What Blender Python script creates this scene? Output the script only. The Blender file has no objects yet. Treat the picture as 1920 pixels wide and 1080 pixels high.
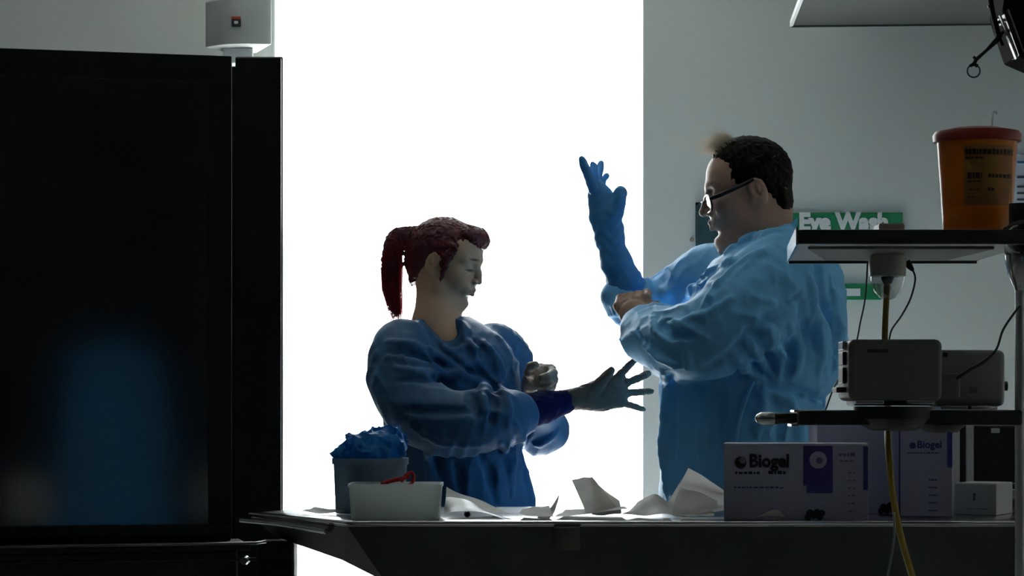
import bpy, bmesh, math, random
import numpy as np
from mathutils import Vector, Matrix

random.seed(7)
rng = np.random.default_rng(7)
SC = bpy.context.scene
COL = SC.collection

# ------------------------------------------------------------------ camera
F, HZ, CZ = 4250.0, 750.0, 1.2          # focal length in pixels, horizon row, eye height
cam_d = bpy.data.cameras.new('camera')
cam_d.sensor_width = 36.0
cam_d.lens = 36.0 * F / 1920.0
cam_d.shift_y = (HZ - 540.0) / 1920.0
cam_d.clip_start = 0.05
cam = bpy.data.objects.new('camera', cam_d)
cam.location = (0, 0, CZ)
cam.rotation_euler = (math.radians(90), 0, 0)
COL.objects.link(cam)
SC.camera = cam

# ------------------------------------------------------------------ world, light, exposure
SC.view_settings.view_transform = 'Standard'
SC.view_settings.look = 'None'
SC.view_settings.gamma = 1.0
SC.view_settings.use_curve_mapping = False
SC.view_settings.exposure = 0.15
W = bpy.data.worlds.new('world')
SC.world = W
W.use_nodes = True
bg = W.node_tree.nodes['Background']
bg.inputs[0].default_value = (0.97, 1.0, 1.0, 1)
bg.inputs[1].default_value = 8.0
SC.cycles.use_denoising = True
SC.cycles.max_bounces = 10
SC.cycles.diffuse_bounces = 6
SC.cycles.sample_clamp_indirect = 6.0
SC.cycles.caustics_reflective = False
SC.cycles.caustics_refractive = False
WALL_Y = 6.5
# high sun outside: falls on the floor just inside the tall window and bounces up the wall
sn = bpy.data.lights.new('sun', 'SUN')
sn.energy = 44.0
sn.angle = math.radians(0.6)
sn.color = (1.0, 0.98, 0.94)
sno = bpy.data.objects.new('sun', sn)
sno.rotation_euler = Vector((math.sin(math.radians(34)) * math.cos(math.radians(62)), -math.cos(math.radians(34)) * math.cos(math.radians(62)), -math.sin(math.radians(62)))).to_track_quat('-Z', 'Y').to_euler()
sno.location = (-1.5, 12, 9)
COL.objects.link(sno)
po = bpy.data.lights.new('window_portal', 'AREA')
po.shape = 'RECTANGLE'
po.size, po.size_y = 1.16, 2.66
po.cycles.is_portal = True
poo = bpy.data.objects.new('window_portal', po)
poo.location = (-0.165, WALL_Y + 0.40, 1.34)
poo.rotation_euler = (math.radians(-90), 0, 0)
COL.objects.link(poo)


def P(px, py, Y):
    """photo pixel at depth Y -> point in the room"""
    return Vector(((px - 960.0) / F * Y, Y, CZ + (HZ - py) / F * Y))


def mm(px, Y):
    return px / F * Y

# ------------------------------------------------------------------ materials
MATS = {}


def mat(name, col, rough=0.6, metal=0.0, spec=0.5, trans=0.0, bump=0.0, bscale=200.0, var=0.0, vscale=12.0,
        attr=None, alpha=1.0, coat=0.0, sheen=0.0, transcol=None, transmission=0.0, ior=1.45):
    if name in MATS:
        return MATS[name]
    m = bpy.data.materials.new(name)
    m.use_nodes = True
    nt = m.node_tree
    N, L = nt.nodes, nt.links
    b = N['Principled BSDF']
    out = N['Material Output']
    b.inputs['Base Color'].default_value = (*col, 1)
    b.inputs['Roughness'].default_value = rough
    b.inputs['Metallic'].default_value = metal
    b.inputs['Specular IOR Level'].default_value = spec
    b.inputs['Coat Weight'].default_value = coat
    b.inputs['Sheen Weight'].default_value = sheen
    b.inputs['Transmission Weight'].default_value = transmission
    b.inputs['IOR'].default_value = ior
    tc = N.new('ShaderNodeTexCoord')
    src = None
    if attr:
        a = N.new('ShaderNodeAttribute')
        a.attribute_name = attr
        src = a.outputs['Color']
        L.new(src, b.inputs['Base Color'])
    if var > 0:
        nz = N.new('ShaderNodeTexNoise')
        nz.inputs['Scale'].default_value = vscale
        nz.inputs['Detail'].default_value = 4
        L.new(tc.outputs['Object'], nz.inputs['Vector'])
        mr = N.new('ShaderNodeMapRange')
        mr.inputs[1].default_value = 0.3
        mr.inputs[2].default_value = 0.7
        mr.inputs[3].default_value = 1 - var
        mr.inputs[4].default_value = 1 + var
        L.new(nz.outputs['Fac'], mr.inputs[0])
        mx = N.new('ShaderNodeMix')
        mx.data_type = 'RGBA'
        mx.blend_type = 'MULTIPLY'
        mx.inputs[0].default_value = 1
        if src:
            L.new(src, mx.inputs[6])
        else:
            mx.inputs[6].default_value = (*col, 1)
        L.new(mr.outputs[0], mx.inputs[7])
        src = mx.outputs[2]
        L.new(src, b.inputs['Base Color'])
    if bump > 0:
        nb = N.new('ShaderNodeTexNoise')
        nb.inputs['Scale'].default_value = bscale
        nb.inputs['Detail'].default_value = 3
        L.new(tc.outputs['Object'], nb.inputs['Vector'])
        bp = N.new('ShaderNodeBump')
        bp.inputs['Strength'].default_value = bump
        bp.inputs['Distance'].default_value = 0.004
        L.new(nb.outputs['Fac'], bp.inputs['Height'])
        L.new(bp.outputs[0], b.inputs['Normal'])
    sh = b.outputs[0]
    if trans > 0:
        t = N.new('ShaderNodeBsdfTranslucent')
        t.inputs['Color'].default_value = (*(transcol or col), 1)
        ms = N.new('ShaderNodeMixShader')
        ms.inputs[0].default_value = trans
        L.new(sh, ms.inputs[1])
        L.new(t.outputs[0], ms.inputs[2])
        sh = ms.outputs[0]
    if alpha < 1:
        t = N.new('ShaderNodeBsdfTransparent')
        ms = N.new('ShaderNodeMixShader')
        ms.inputs[0].default_value = alpha
        L.new(t.outputs[0], ms.inputs[1])
        L.new(sh, ms.inputs[2])
        sh = ms.outputs[0]
    L.new(sh, out.inputs['Surface'])
    MATS[name] = m
    return m


def glass_mat(name, tint=(0.97, 0.99, 1.0), gloss=0.06, rough=0.02):
    if name in MATS:
        return MATS[name]
    m = bpy.data.materials.new(name)
    m.use_nodes = True
    nt = m.node_tree
    nt.nodes.clear()
    o = nt.nodes.new('ShaderNodeOutputMaterial')
    t = nt.nodes.new('ShaderNodeBsdfTransparent')
    t.inputs[0].default_value = (*tint, 1)
    g = nt.nodes.new('ShaderNodeBsdfGlossy')
    g.inputs['Roughness'].default_value = rough
    x = nt.nodes.new('ShaderNodeMixShader')
    x.inputs[0].default_value = gloss
    nt.links.new(t.outputs[0], x.inputs[1])
    nt.links.new(g.outputs[0], x.inputs[2])
    nt.links.new(x.outputs[0], o.inputs[0])
    MATS[name] = m
    return m

# ------------------------------------------------------------------ objects


def tag(o, label=None, cat=None, group=None, kind=None):
    if label:
        o['label'] = label
    if cat:
        o['category'] = cat
    if group:
        o['group'] = group
    if kind:
        o['kind'] = kind
    return o


def empty(name, loc, label=None, cat=None, group=None, kind=None):
    o = bpy.data.objects.new(name, None)
    o.empty_display_size = 0.05
    o.location = loc
    COL.objects.link(o)
    return tag(o, label, cat, group, kind)


def world_loc(o):
    v = Vector(o.location)
    while o.parent:
        o = o.parent
        v += Vector(o.location)
    return v


def link_mesh(name, me, m, parent=None):
    co = np.empty(len(me.vertices) * 3, np.float32)
    me.vertices.foreach_get('co', co)
    co = co.reshape(-1, 3)
    lo, hi = co.min(0), co.max(0)
    base = np.array([(lo[0] + hi[0]) / 2, (lo[1] + hi[1]) / 2, lo[2]], np.float32)
    me.vertices.foreach_set('co', (co - base).ravel())
    o = bpy.data.objects.new(name, me)
    loc = Vector([float(v) for v in base])
    if parent is not None:
        o.parent = parent
        loc = loc - world_loc(parent)
    o.location = loc
    if m is not None:
        for x in (m if isinstance(m, (list, tuple)) else [m]):
            me.materials.append(x)
    COL.objects.link(o)
    return o


class MB:
    """collects simple shapes into one mesh"""

    def __init__(self):
        self.bm = bmesh.new()

    def box(self, lo, hi, bevel=0.0, seg=2, rot=None, piv=None, slot=0):
        lo, hi = Vector(lo), Vector(hi)
        r = bmesh.ops.create_cube(self.bm, size=1.0)
        vs = r['verts']
        c = (lo + hi) / 2
        s = hi - lo
        for v in vs:
            v.co = Vector((v.co.x * s.x, v.co.y * s.y, v.co.z * s.z)) + c
        if rot is not None:
            pv = Vector(piv) if piv is not None else c
            for v in vs:
                v.co = rot @ (v.co - pv) + pv
        fs = list({f for v in vs for f in v.link_faces})
        for f in fs:
            f.material_index = slot
        if bevel > 0:
            es = list({e for f in fs for e in f.edges})
            bmesh.ops.bevel(self.bm, geom=es, offset=bevel, segments=seg, affect='EDGES', profile=0.5)
        return self

    def prism(self, poly, axis_vec, bevel=0.0, slot=0):
        """poly: 3D points of one face, extruded by axis_vec"""
        n = len(poly)
        a = [self.bm.verts.new(Vector(p)) for p in poly]
        b = [self.bm.verts.new(Vector(p) + Vector(axis_vec)) for p in poly]
        fs = [self.bm.faces.new(a), self.bm.faces.new(list(reversed(b)))]
        for i in range(n):
            j = (i + 1) % n
            fs.append(self.bm.faces.new([a[j], a[i], b[i], b[j]]))
        for f in fs:
            f.material_index = slot
        bmesh.ops.recalc_face_normals(self.bm, faces=fs)
        if bevel > 0:
            es = list({e for f in fs for e in f.edges})
            bmesh.ops.bevel(self.bm, geom=es, offset=bevel, segments=2, affect='EDGES', profile=0.5)
        return self

    def tube(self, pts, rad, seg=10, caps=True, smooth_n=0):
        pts = [Vector(p) for p in pts]
        rs = list(rad) if isinstance(rad, (list, tuple)) else [rad] * len(pts)
        if smooth_n:
            pts, rs = spline(pts, rs, smooth_n)
        rings = []
        up = None
        for i, p in enumerate(pts):
            t = (pts[min(i + 1, len(pts) - 1)] - pts[max(i - 1, 0)]).normalized()
            if up is None:
                up = t.orthogonal().normalized()
            up = (up - t * up.dot(t))
            up = up.normalized() if up.length > 1e-6 else t.orthogonal().normalized()
            s = t.cross(up)
            rings.append([self.bm.verts.new(p + (up * math.cos(2 * math.pi * k / seg) + s * math.sin(2 * math.pi * k / seg)) * rs[i]) for k in range(seg)])
        for i in range(len(rings) - 1):
            for k in range(seg):
                k2 = (k + 1) % seg
                self.bm.faces.new([rings[i][k], rings[i][k2], rings[i + 1][k2], rings[i + 1][k]])
        if caps:
            self.bm.faces.new(list(reversed(rings[0])))
            self.bm.faces.new(rings[-1])
        return self

    def lathe(self, prof, centre, seg=40, axis='Z', sx=1.0, sy=1.0, closed=False):
        """prof: (radius, height) pairs"""
        c = Vector(centre)
        rings = []
        for r, h in prof:
            ring = []
            for k in range(seg):
                a = 2 * math.pi * k / seg
                x, y = r * math.cos(a) * sx, r * math.sin(a) * sy
                if axis == 'Z':
                    q = Vector((x, y, h))
                elif axis == 'Y':
                    q = Vector((x, -h, y))
                else:
                    q = Vector((h, x, y))
                ring.append(self.bm.verts.new(c + q))
            rings.append(ring)
        fs = []
        for i in range(len(rings) - 1):
            for k in range(seg):
                k2 = (k + 1) % seg
                fs.append(self.bm.faces.new([rings[i][k], rings[i][k2], rings[i + 1][k2], rings[i + 1][k]]))
        if prof[0][0] > 1e-6:
            fs.append(self.bm.faces.new(list(reversed(rings[0]))))
        if prof[-1][0] > 1e-6:
            fs.append(self.bm.faces.new(rings[-1]))
        bmesh.ops.recalc_face_normals(self.bm, faces=fs)
        return self

    def quad(self, a, b, c, d, slot=0):
        f = self.bm.faces.new([self.bm.verts.new(Vector(p)) for p in (a, b, c, d)])
        f.material_index = slot
        return self

    def build(self, name, m, parent=None, smooth=None):
        me = bpy.data.meshes.new(name)
        bmesh.ops.remove_doubles(self.bm, verts=self.bm.verts, dist=1e-6)
        self.bm.to_mesh(me)
        self.bm.free()
        o = link_mesh(name, me, m, parent)
        if smooth is not None:
            me.shade_smooth()
            try:
                me.set_sharp_from_angle(angle=math.radians(smooth))
            except Exception:
                pass
        return o


def spline(pts, rs, n):
    out, ro = [], []
    m = len(pts)
    for i in range(m - 1):
        p0, p1, p2, p3 = pts[max(i - 1, 0)], pts[i], pts[i + 1], pts[min(i + 2, m - 1)]
        for k in range(n):
            t = k / n
            out.append(0.5 * ((2 * p1) + (p2 - p0) * t + (2 * p0 - 5 * p1 + 4 * p2 - p3) * t * t + (3 * p1 - p0 - 3 * p2 + p3) * t ** 3))
            ro.append(rs[i] * (1 - t) + rs[i + 1] * t)
    out.append(pts[-1])
    ro.append(rs[-1])
    return out, ro


def sheet(name, corners, m, parent=None, n=14, amp=0.004, curl=None, thick=0.0006, seed=0, solid=True):
    """a creased sheet: corners p00 p10 p11 p01, bilinear with waves along its normal"""
    r = np.random.default_rng(seed)
    p00, p10, p11, p01 = [np.array(c, float) for c in corners]
    nrm = np.cross(p10 - p00, p01 - p00)
    nrm /= np.linalg.norm(nrm) + 1e-9
    ks = r.normal(0, 1, (5, 2)) * 5
    ph = r.uniform(0, 6.28, 5)
    ang = r.uniform(0, 6.28, 3)
    off = r.uniform(0.25, 0.75, 3)
    V = []
    for i in range(n + 1):
        for j in range(n + 1):
            u, v = i / n, j / n
            p = p00 * (1 - u) * (1 - v) + p10 * u * (1 - v) + p11 * u * v + p01 * (1 - u) * v
            w = sum(math.sin(k[0] * u + k[1] * v + q) for k, q in zip(ks, ph)) / 5
            for a, o_ in zip(ang, off):      # creases
                w += 1.1 * abs(math.cos(a) * (u - o_) + math.sin(a) * (v - o_))
            h = amp * w
            if curl:
                h += curl(u, v)
            V.append(tuple(p + nrm * h))
    Fc = []
    for i in range(n):
        for j in range(n):
            a = i * (n + 1) + j
            Fc.append((a, a + n + 1, a + n + 2, a + 1))
    me = bpy.data.meshes.new(name)
    me.from_pydata(V, [], Fc)
    me.shade_smooth()
    o = link_mesh(name, me, m, parent)
    if solid:
        md = o.modifiers.new('thickness', 'SOLIDIFY')
        md.thickness = thick
    return o


def text_mesh(body, size, origin, xdir, zdir, m, parent, name='lettering', bold=0.0, align='LEFT', depth=0.0004, sx=1.0, normal_off=0.0006):
    cu = bpy.data.curves.new('txt', 'FONT')
    cu.body = body
    cu.size = size
    cu.offset = bold
    cu.extrude = depth
    cu.align_x = align
    cu.resolution_u = 3
    ob = bpy.data.objects.new('txt', cu)
    COL.objects.link(ob)
    dg = bpy.context.evaluated_depsgraph_get()
    me = bpy.data.meshes.new_from_object(ob.evaluated_get(dg))
    bpy.data.objects.remove(ob)
    x = Vector(xdir).normalized()
    z = Vector(zdir).normalized()
    nr = x.cross(z)
    M = Matrix(((x.x * sx, z.x, nr.x, 0), (x.y * sx, z.y, nr.y, 0), (x.z * sx, z.z, nr.z, 0), (0, 0, 0, 1)))
    me.transform(Matrix.Translation(Vector(origin) + nr * normal_off) @ M)
    me.materials.clear()
    return link_mesh(name, me, m, parent)

# ------------------------------------------------------------------ organic shapes: distance fields polygonised on a grid


def axis(segs):
    """segs: list of (start, end, step), joined end to end"""
    out = []
    for a, b, s in segs:
        n = max(1, int(round((b - a) / s)))
        out.extend(np.linspace(a, b, n, endpoint=False))
    out.append(segs[-1][1])
    return np.array(out, np.float32)


class SDF:
    CAP = 0.06

    def __init__(self, ax, ay, az):
        self.a = (ax, ay, az)
        self.D = np.full((len(ax), len(ay), len(az)), self.CAP, np.float32)

    def _sub(self, lo, hi):
        sl = []
        for k in range(3):
            i0 = int(np.searchsorted(self.a[k], lo[k]))
            i1 = int(np.searchsorted(self.a[k], hi[k]))
            if i1 <= i0:
                return None, None
            sl.append(slice(i0, i1))
        g = (self.a[0][sl[0]][:, None, None], self.a[1][sl[1]][None, :, None], self.a[2][sl[2]][None, None, :])
        return tuple(sl), g

    def _mix(self, sl, d, k, op):
        A = self.D[sl]
        if op == 'add':
            if k > 0:
                h = np.maximum(k - np.abs(A - d), 0) / k
                self.D[sl] = np.minimum(A, d) - h * h * k * 0.25
            else:
                self.D[sl] = np.minimum(A, d)
        else:
            d = -d
            if k > 0:
                h = np.maximum(k - np.abs(A - d), 0) / k
                self.D[sl] = np.maximum(A, d) + h * h * k * 0.25
            else:
                self.D[sl] = np.maximum(A, d)

    def cap(self, a, b, ra, rb, k=0.01, op='add', flat=None, fs=1.0):
        """tapered capsule; flat = direction squeezed by fs"""
        a, b = np.array(a, np.float32), np.array(b, np.float32)
        m = max(ra, rb) + k + 0.03
        sl, g = self._sub(np.minimum(a, b) - m, np.maximum(a, b) + m)
        if sl is None:
            return
        q = [g[i] - a[i] for i in range(3)]
        ba = b - a
        if flat is not None:
            n = np.array(flat, np.float32)
            n /= np.linalg.norm(n)
            dn = (q[0] * n[0] + q[1] * n[1] + q[2] * n[2]) * (1 / fs - 1)
            q = [q[i] + dn * n[i] for i in range(3)]
            ba = ba + n * float(ba @ n) * (1 / fs - 1)
        L = float(ba @ ba) + 1e-12
        h = np.clip((q[0] * ba[0] + q[1] * ba[1] + q[2] * ba[2]) / L, 0, 1)
        d = np.sqrt((q[0] - h * ba[0]) ** 2 + (q[1] - h * ba[1]) ** 2 + (q[2] - h * ba[2]) ** 2) - (ra + (rb - ra) * h)
        if flat is not None:
            d = d * (0.5 + 0.5 * fs)
        self._mix(sl, d, k, op)

    def chain(self, pts, k=0.01, op='add', sm=0, flat=None, fs=1.0):
        """pts: (point, radius) list"""
        if sm:
            pp, rr = spline([Vector(p) for p, r in pts], [r for p, r in pts], sm)
            pts = list(zip(pp, rr))
        for (a, ra), (b, rb) in zip(pts[:-1], pts[1:]):
            self.cap(a, b, ra, rb, k, op, flat, fs)

    def ell(self, c, r, R=None, k=0.01, op='add'):
        c, r = np.array(c, np.float32), np.array(r, np.float32)
        m = float(r.max()) + k + 0.03
        sl, g = self._sub(c - m, c + m)
        if sl is None:
            return
        q = [g[i] - c[i] for i in range(3)]
        if R is not None:
            R = np.array(R, np.float32)
            q = [q[0] * R[0, i] + q[1] * R[1, i] + q[2] * R[2, i] for i in range(3)]
        k0 = np.sqrt((q[0] / r[0]) ** 2 + (q[1] / r[1]) ** 2 + (q[2] / r[2]) ** 2)
        k1 = np.sqrt((q[0] / r[0] ** 2) ** 2 + (q[1] / r[1] ** 2) ** 2 + (q[2] / r[2] ** 2) ** 2) + 1e-6
        self._mix(sl, k0 * (k0 - 1) / k1, k, op)

    def loft(self, lev, k=0.02, op='add', p=2.0):
        """lev: (z, cx, cy, rx, ry) rising; stacked ellipses"""
        lev = np.array(sorted(lev), np.float32)
        z0, z1 = lev[0, 0], lev[-1, 0]
        cx0, cx1 = (lev[:, 1] - lev[:, 3]).min(), (lev[:, 1] + lev[:, 3]).max()
        cy0, cy1 = (lev[:, 2] - lev[:, 4]).min(), (lev[:, 2] + lev[:, 4]).max()
        m = k + 0.04
        sl, g = self._sub((cx0 - m, cy0 - m, z0 - m), (cx1 + m, cy1 + m, z1 + m))
        z = g[2].ravel()
        zz = np.clip(z, z0, z1)
        f = [np.interp(zz, lev[:, 0], lev[:, i]).astype(np.float32)[None, None, :] for i in range(1, 5)]
        u = np.abs(g[0] - f[0]) / f[2]
        v = np.abs(g[1] - f[1]) / f[3]
        d = ((u ** p + v ** p) ** (1 / p) - 1) * np.minimum(f[2], f[3])
        dz = np.maximum(z0 - z, z - z1)[None, None, :]
        d = np.maximum(d, dz)
        self._mix(sl, d, k, op)

    def half(self, c, n, op='sub', k=0.0, lo=None, hi=None):
        """remove everything on the side n points to, optionally within a box"""
        n = np.array(n, np.float32)
        n /= np.linalg.norm(n)
        lo = np.array([a[0] for a in self.a]) if lo is None else lo
        hi = np.array([a[-1] + 1 for a in self.a]) if hi is None else hi
        sl, g = self._sub(lo, hi)
        d = -((g[0] - c[0]) * n[0] + (g[1] - c[1]) * n[1] + (g[2] - c[2]) * n[2])
        self._mix(sl, np.clip(d, -self.CAP, self.CAP), k, op)

    def wave(self, amp, wl, seed=0, n=7, aniso=(1, 1, 1), lo=None, hi=None):
        r = np.random.default_rng(seed)
        lo = np.array([a[0] for a in self.a]) if lo is None else lo
        hi = np.array([a[-1] + 1 for a in self.a]) if hi is None else hi
        sl, g = self._sub(lo, hi)
        S = self.D[sl]
        near = np.abs(S) < 0.035
        ii = np.nonzero(near)
        X = [g[0].ravel()[ii[0]], g[1].ravel()[ii[1]], g[2].ravel()[ii[2]]]
        t = np.zeros(len(ii[0]), np.float32)
        wx = [0.35 * wl * np.sin(X[(j + 1) % 3] * 6.28 / wl / 1.7 + r.uniform(0, 6)) for j in range(3)]
        for _ in range(n):
            kv = r.normal(0, 1, 3)
            kv = kv / np.linalg.norm(kv) * 6.283 / (wl * r.uniform(0.7, 1.4)) * np.array(aniso)
            t += np.sin((X[0] + wx[0]) * kv[0] + (X[1] + wx[1]) * kv[1] + (X[2] + wx[2]) * kv[2] + r.uniform(0, 6.28))
        S[ii] += (amp / math.sqrt(n) * t).astype(np.float32)

    def crease(self, amp, wl, kdir, lo, hi, seed=0, warp=0.5, sharp=1.6):
        """sharp cloth ridges: lo, hi bound the region, kdir runs across the ridges"""
        r = np.random.default_rng(seed)
        sl, g = self._sub(lo, hi)
        S = self.D[sl]
        ii = np.nonzero(np.abs(S) < 0.03)
        X = [g[0].ravel()[ii[0]], g[1].ravel()[ii[1]], g[2].ravel()[ii[2]]]
        edge = np.ones(len(ii[0]), np.float32)
        for k in range(3):
            edge *= np.clip(np.minimum(X[k] - lo[k], hi[k] - X[k]) / 0.04, 0, 1)
        ph = r.uniform(0, 6.28, 12)
        w = 6.283 / (wl * 2.6)
        wz = np.sin(X[0] * w * 1.1 + ph[0] + 1.7 * np.sin(X[2] * w * 0.8 + ph[1])) + np.sin(X[2] * w + ph[2] + 1.3 * np.sin(X[1] * w + ph[3])) + 0.6 * np.sin(X[1] * w * 1.3 + ph[4])
        m = 0.5 + 0.5 * np.sin(X[0] * w * 0.9 + ph[5] + 1.2 * np.sin(X[2] * w * 1.1 + ph[6]))
        m2 = 0.5 + 0.5 * np.sin(X[2] * w * 0.8 + ph[7] + 1.2 * np.sin(X[0] * w * 1.2 + ph[8]))
        kd = np.array(kdir, np.float32)
        kd /= np.linalg.norm(kd)
        u = (X[0] * kd[0] + X[1] * kd[1] + X[2] * kd[2]) * 3.1416 / wl
        t = (1 - np.abs(np.sin(u + warp * 1.5 * wz))) ** sharp * m
        u2 = u * 1.63 + 0.8 * (X[0] - X[2]) * 3.1416 / wl
        t += 0.6 * (1 - np.abs(np.sin(u2 - warp * 1.2 * wz + ph[9]))) ** sharp * m2
        S[ii] -= (amp * (t - 0.35) * edge).astype(np.float32)

    def at(self, p):
        i = [min(max(int(np.searchsorted(self.a[k], p[k])), 0), len(self.a[k]) - 1) for k in range(3)]
        return float(self.D[i[0], i[1], i[2]])

    def hit(self, px, py, y0, y1, step=0.004):
        y = y0
        while y < y1:
            p = P(px, py, y)
            if self.at(p) < 0:
                return p
            y += step
        return None

    def fold(self, path, r, y0, y1, sink=0.4, k=0.02, op='add', sm=4):
        """a ridge (or groove) of cloth laid along the surface; path: photo points"""
        pp, rr = spline([Vector((x, y, 0)) for x, y in path], [1.0] * len(path), sm)
        pts = []
        n = len(pp)
        for i, q in enumerate(pp):
            h = self.hit(q.x, q.y, y0, y1)
            if h is None:
                continue
            t = i / max(1, n - 1)
            rad = r * (0.35 + 0.65 * math.sin(math.pi * min(max(t, 0.06), 0.94)))
            dirn = (h - Vector((0, 0, CZ))).normalized()
            pts.append((h + dirn * (rad * sink if op == 'add' else -rad * sink), rad))
        if len(pts) > 1:
            self.chain(pts, k, op)

    def mesh(self, name):
        D = self.D
        nx, ny, nz = D.shape
        ins = D < 0
        cs = [(i, j, k) for i in (0, 1) for j in (0, 1) for k in (0, 1)]
        s = np.zeros((nx - 1, ny - 1, nz - 1), np.uint8)
        for i, j, k in cs:
            s += ins[i:nx - 1 + i, j:ny - 1 + j, k:nz - 1 + k]
        act = (s > 0) & (s < 8)
        I, J, K = np.nonzero(act)
        val = {c: D[I + c[0], J + c[1], K + c[2]] for c in cs}
        acc = np.zeros((len(I), 3), np.float32)
        cnt = np.zeros(len(I), np.float32)
        for c in cs:
            for ax in range(3):
                if c[ax] == 0:
                    c2 = list(c)
                    c2[ax] = 1
                    c2 = tuple(c2)
                    a, b = val[c], val[c2]
                    x = (a < 0) != (b < 0)
                    t = np.where(x, a / np.where(x, a - b, 1), 0)
                    for m_ in range(3):
                        acc[:, m_] += np.where(x, t if m_ == ax else c[m_], 0)
                    cnt += x
        acc /= cnt[:, None]
        V = np.empty_like(acc)
        for m_, idx in enumerate((I, J, K)):
            a = self.a[m_]
            V[:, m_] = a[idx] + acc[:, m_] * (a[idx + 1] - a[idx])
        vid = np.full(act.shape, -1, np.int32)
        vid[I, J, K] = np.arange(len(I))
        quads = []
        for ax in range(3):
            o1, o2 = (ax + 1) % 3, (ax + 2) % 3
            slA = [slice(None)] * 3
            slB = [slice(None)] * 3
            slA[ax] = slice(0, -1)
            slB[ax] = slice(1, None)
            for o in (o1, o2):
                slA[o] = slice(1, -1)
                slB[o] = slice(1, -1)
            A, B = ins[tuple(slA)], ins[tuple(slB)]
            for flip, M_ in ((False, A & ~B), (True, ~A & B)):
                e = np.nonzero(M_)
                base = [e[0].copy(), e[1].copy(), e[2].copy()]
                for o in (o1, o2):
                    base[o] += 1

                def cell(d1, d2):
                    q = [base[0], base[1], base[2]]
                    q[o1] = q[o1] + d1
                    q[o2] = q[o2] + d2
                    return vid[q[0], q[1], q[2]]
                ring = [cell(-1, -1), cell(0, -1), cell(0, 0), cell(-1, 0)]
                if flip:
                    ring = ring[::-1]
                quads.append(np.stack(ring, 1))
        Q = np.concatenate(quads)
        Q = Q[(Q >= 0).all(1)]
        me = bpy.data.meshes.new(name)
        me.vertices.add(len(V))
        me.vertices.foreach_set('co', V.ravel())
        me.loops.add(len(Q) * 4)
        me.loops.foreach_set('vertex_index', Q.ravel().astype(np.int32))
        me.polygons.add(len(Q))
        me.polygons.foreach_set('loop_start', np.arange(0, len(Q) * 4, 4, dtype=np.int32))
        me.polygons.foreach_set('loop_total', np.full(len(Q), 4, np.int32))
        me.update(calc_edges=True)
        me.validate()
        me.shade_smooth()
        self.V = V
        return me


def paint(me, V, base, spots):
    """skin colour attribute: spots = (centre, radii, R, colour, strength)"""
    C = np.ones((len(V), 4), np.float32)
    C[:, :3] = base
    for c, r, R, col, st in spots:
        q = (V - np.array(c, np.float32)) @ np.array(R, np.float32)
        w = np.clip(1.6 - 1.0 * np.sqrt(((q / np.array(r)) ** 2).sum(1)), 0, 1) * st
        C[:, :3] = C[:, :3] * (1 - w[:, None]) + np.array(col, np.float32) * w[:, None]
    at = me.color_attributes.new('tone', 'FLOAT_COLOR', 'POINT')
    at.data.foreach_set('color', C.ravel())

# ================================================================== the room
paint_m = mat('wall_paint', (0.68, 0.71, 0.67), 0.75, bump=0.05, bscale=300)
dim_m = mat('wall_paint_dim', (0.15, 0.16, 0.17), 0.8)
ceil_m = mat('ceiling_tile', (0.50, 0.51, 0.50), 0.9)
floor_m = mat('floor_vinyl', (0.62, 0.61, 0.58), 0.45, var=0.06, vscale=3)
reveal_m = mat('reveal_white', (0.86, 0.88, 0.88), 0.6)
RX0, RX1, RY0, RY1, RZ = -3.6, 2.6, -5.0, WALL_Y, 2.9
WX0, WX1 = P(513, 0, WALL_Y).x, P(1208, 0, WALL_Y).x
WD = 0.38
WZ1 = 2.72


def struct(o):
    o['kind'] = 'structure'
    return o


b = MB()
b.box((RX0 - 0.1, RY0 - 0.1, -0.1), (RX1 + 0.1, RY1 + WD, 0.0))
struct(b.build('floor', floor_m))
b = MB()
b.box((RX0 - 0.1, RY0 - 0.1, RZ), (RX1 + 0.1, RY1 + WD, RZ + 0.1))
struct(b.build('ceiling', ceil_m))
b = MB()
b.box((RX0 - 0.1, RY1, 0), (WX0, RY1 + WD, RZ))
b.box((WX1, RY1, 0), (RX1 + 0.1, RY1 + WD, RZ))
b.box((WX0, RY1, WZ1), (WX1, RY1 + WD, RZ))
struct(b.build('wall_back', paint_m))
b = MB()
b.box((RX0 - 0.1, RY0, 0), (RX0, RY1, RZ))
struct(b.build('wall_left', dim_m))
b = MB()
b.box((RX1, RY0, 0), (RX1 + 0.1, RY1, RZ))
struct(b.build('wall_right', mat('wall_paint_side', (0.80, 0.81, 0.78), 0.75)))
b = MB()
b.box((RX0 - 0.1, RY0 - 0.1, 0), (RX1 + 0.1, RY0, RZ))
struct(b.build('wall_front', dim_m))
b = MB()
b.box((WX1, RY1 - 0.015, 0), (RX1, RY1, 0.10), 0.003)
struct(b.build('baseboard_right', mat('skirting', (0.2, 0.21, 0.22), 0.5)))
b = MB()
b.box((RX0, RY1 - 0.015, 0), (WX0, RY1, 0.10), 0.003)
struct(b.build('baseboard_left', MATS['skirting']))
# white lined reveal, slightly splayed towards the glass
b = MB()
yb = RY1 + WD - 0.03
px_in = P(1178, 0, yb).x
b.prism([(WX1 - 0.0005, RY1 + 0.002, 0), (WX1 - 0.0005, yb, 0), (px_in, yb, 0), (WX1 - 0.004, RY1 + 0.002, 0)], (0, 0, WZ1))
b.prism([(WX0 + 0.0005, RY1 + 0.002, 0), (WX0 + 0.0005, yb, 0), (WX0 + 0.028, yb, 0), (WX0 + 0.004, RY1 + 0.002, 0)], (0, 0, WZ1))
struct(b.build('trim_1', reveal_m))
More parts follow.
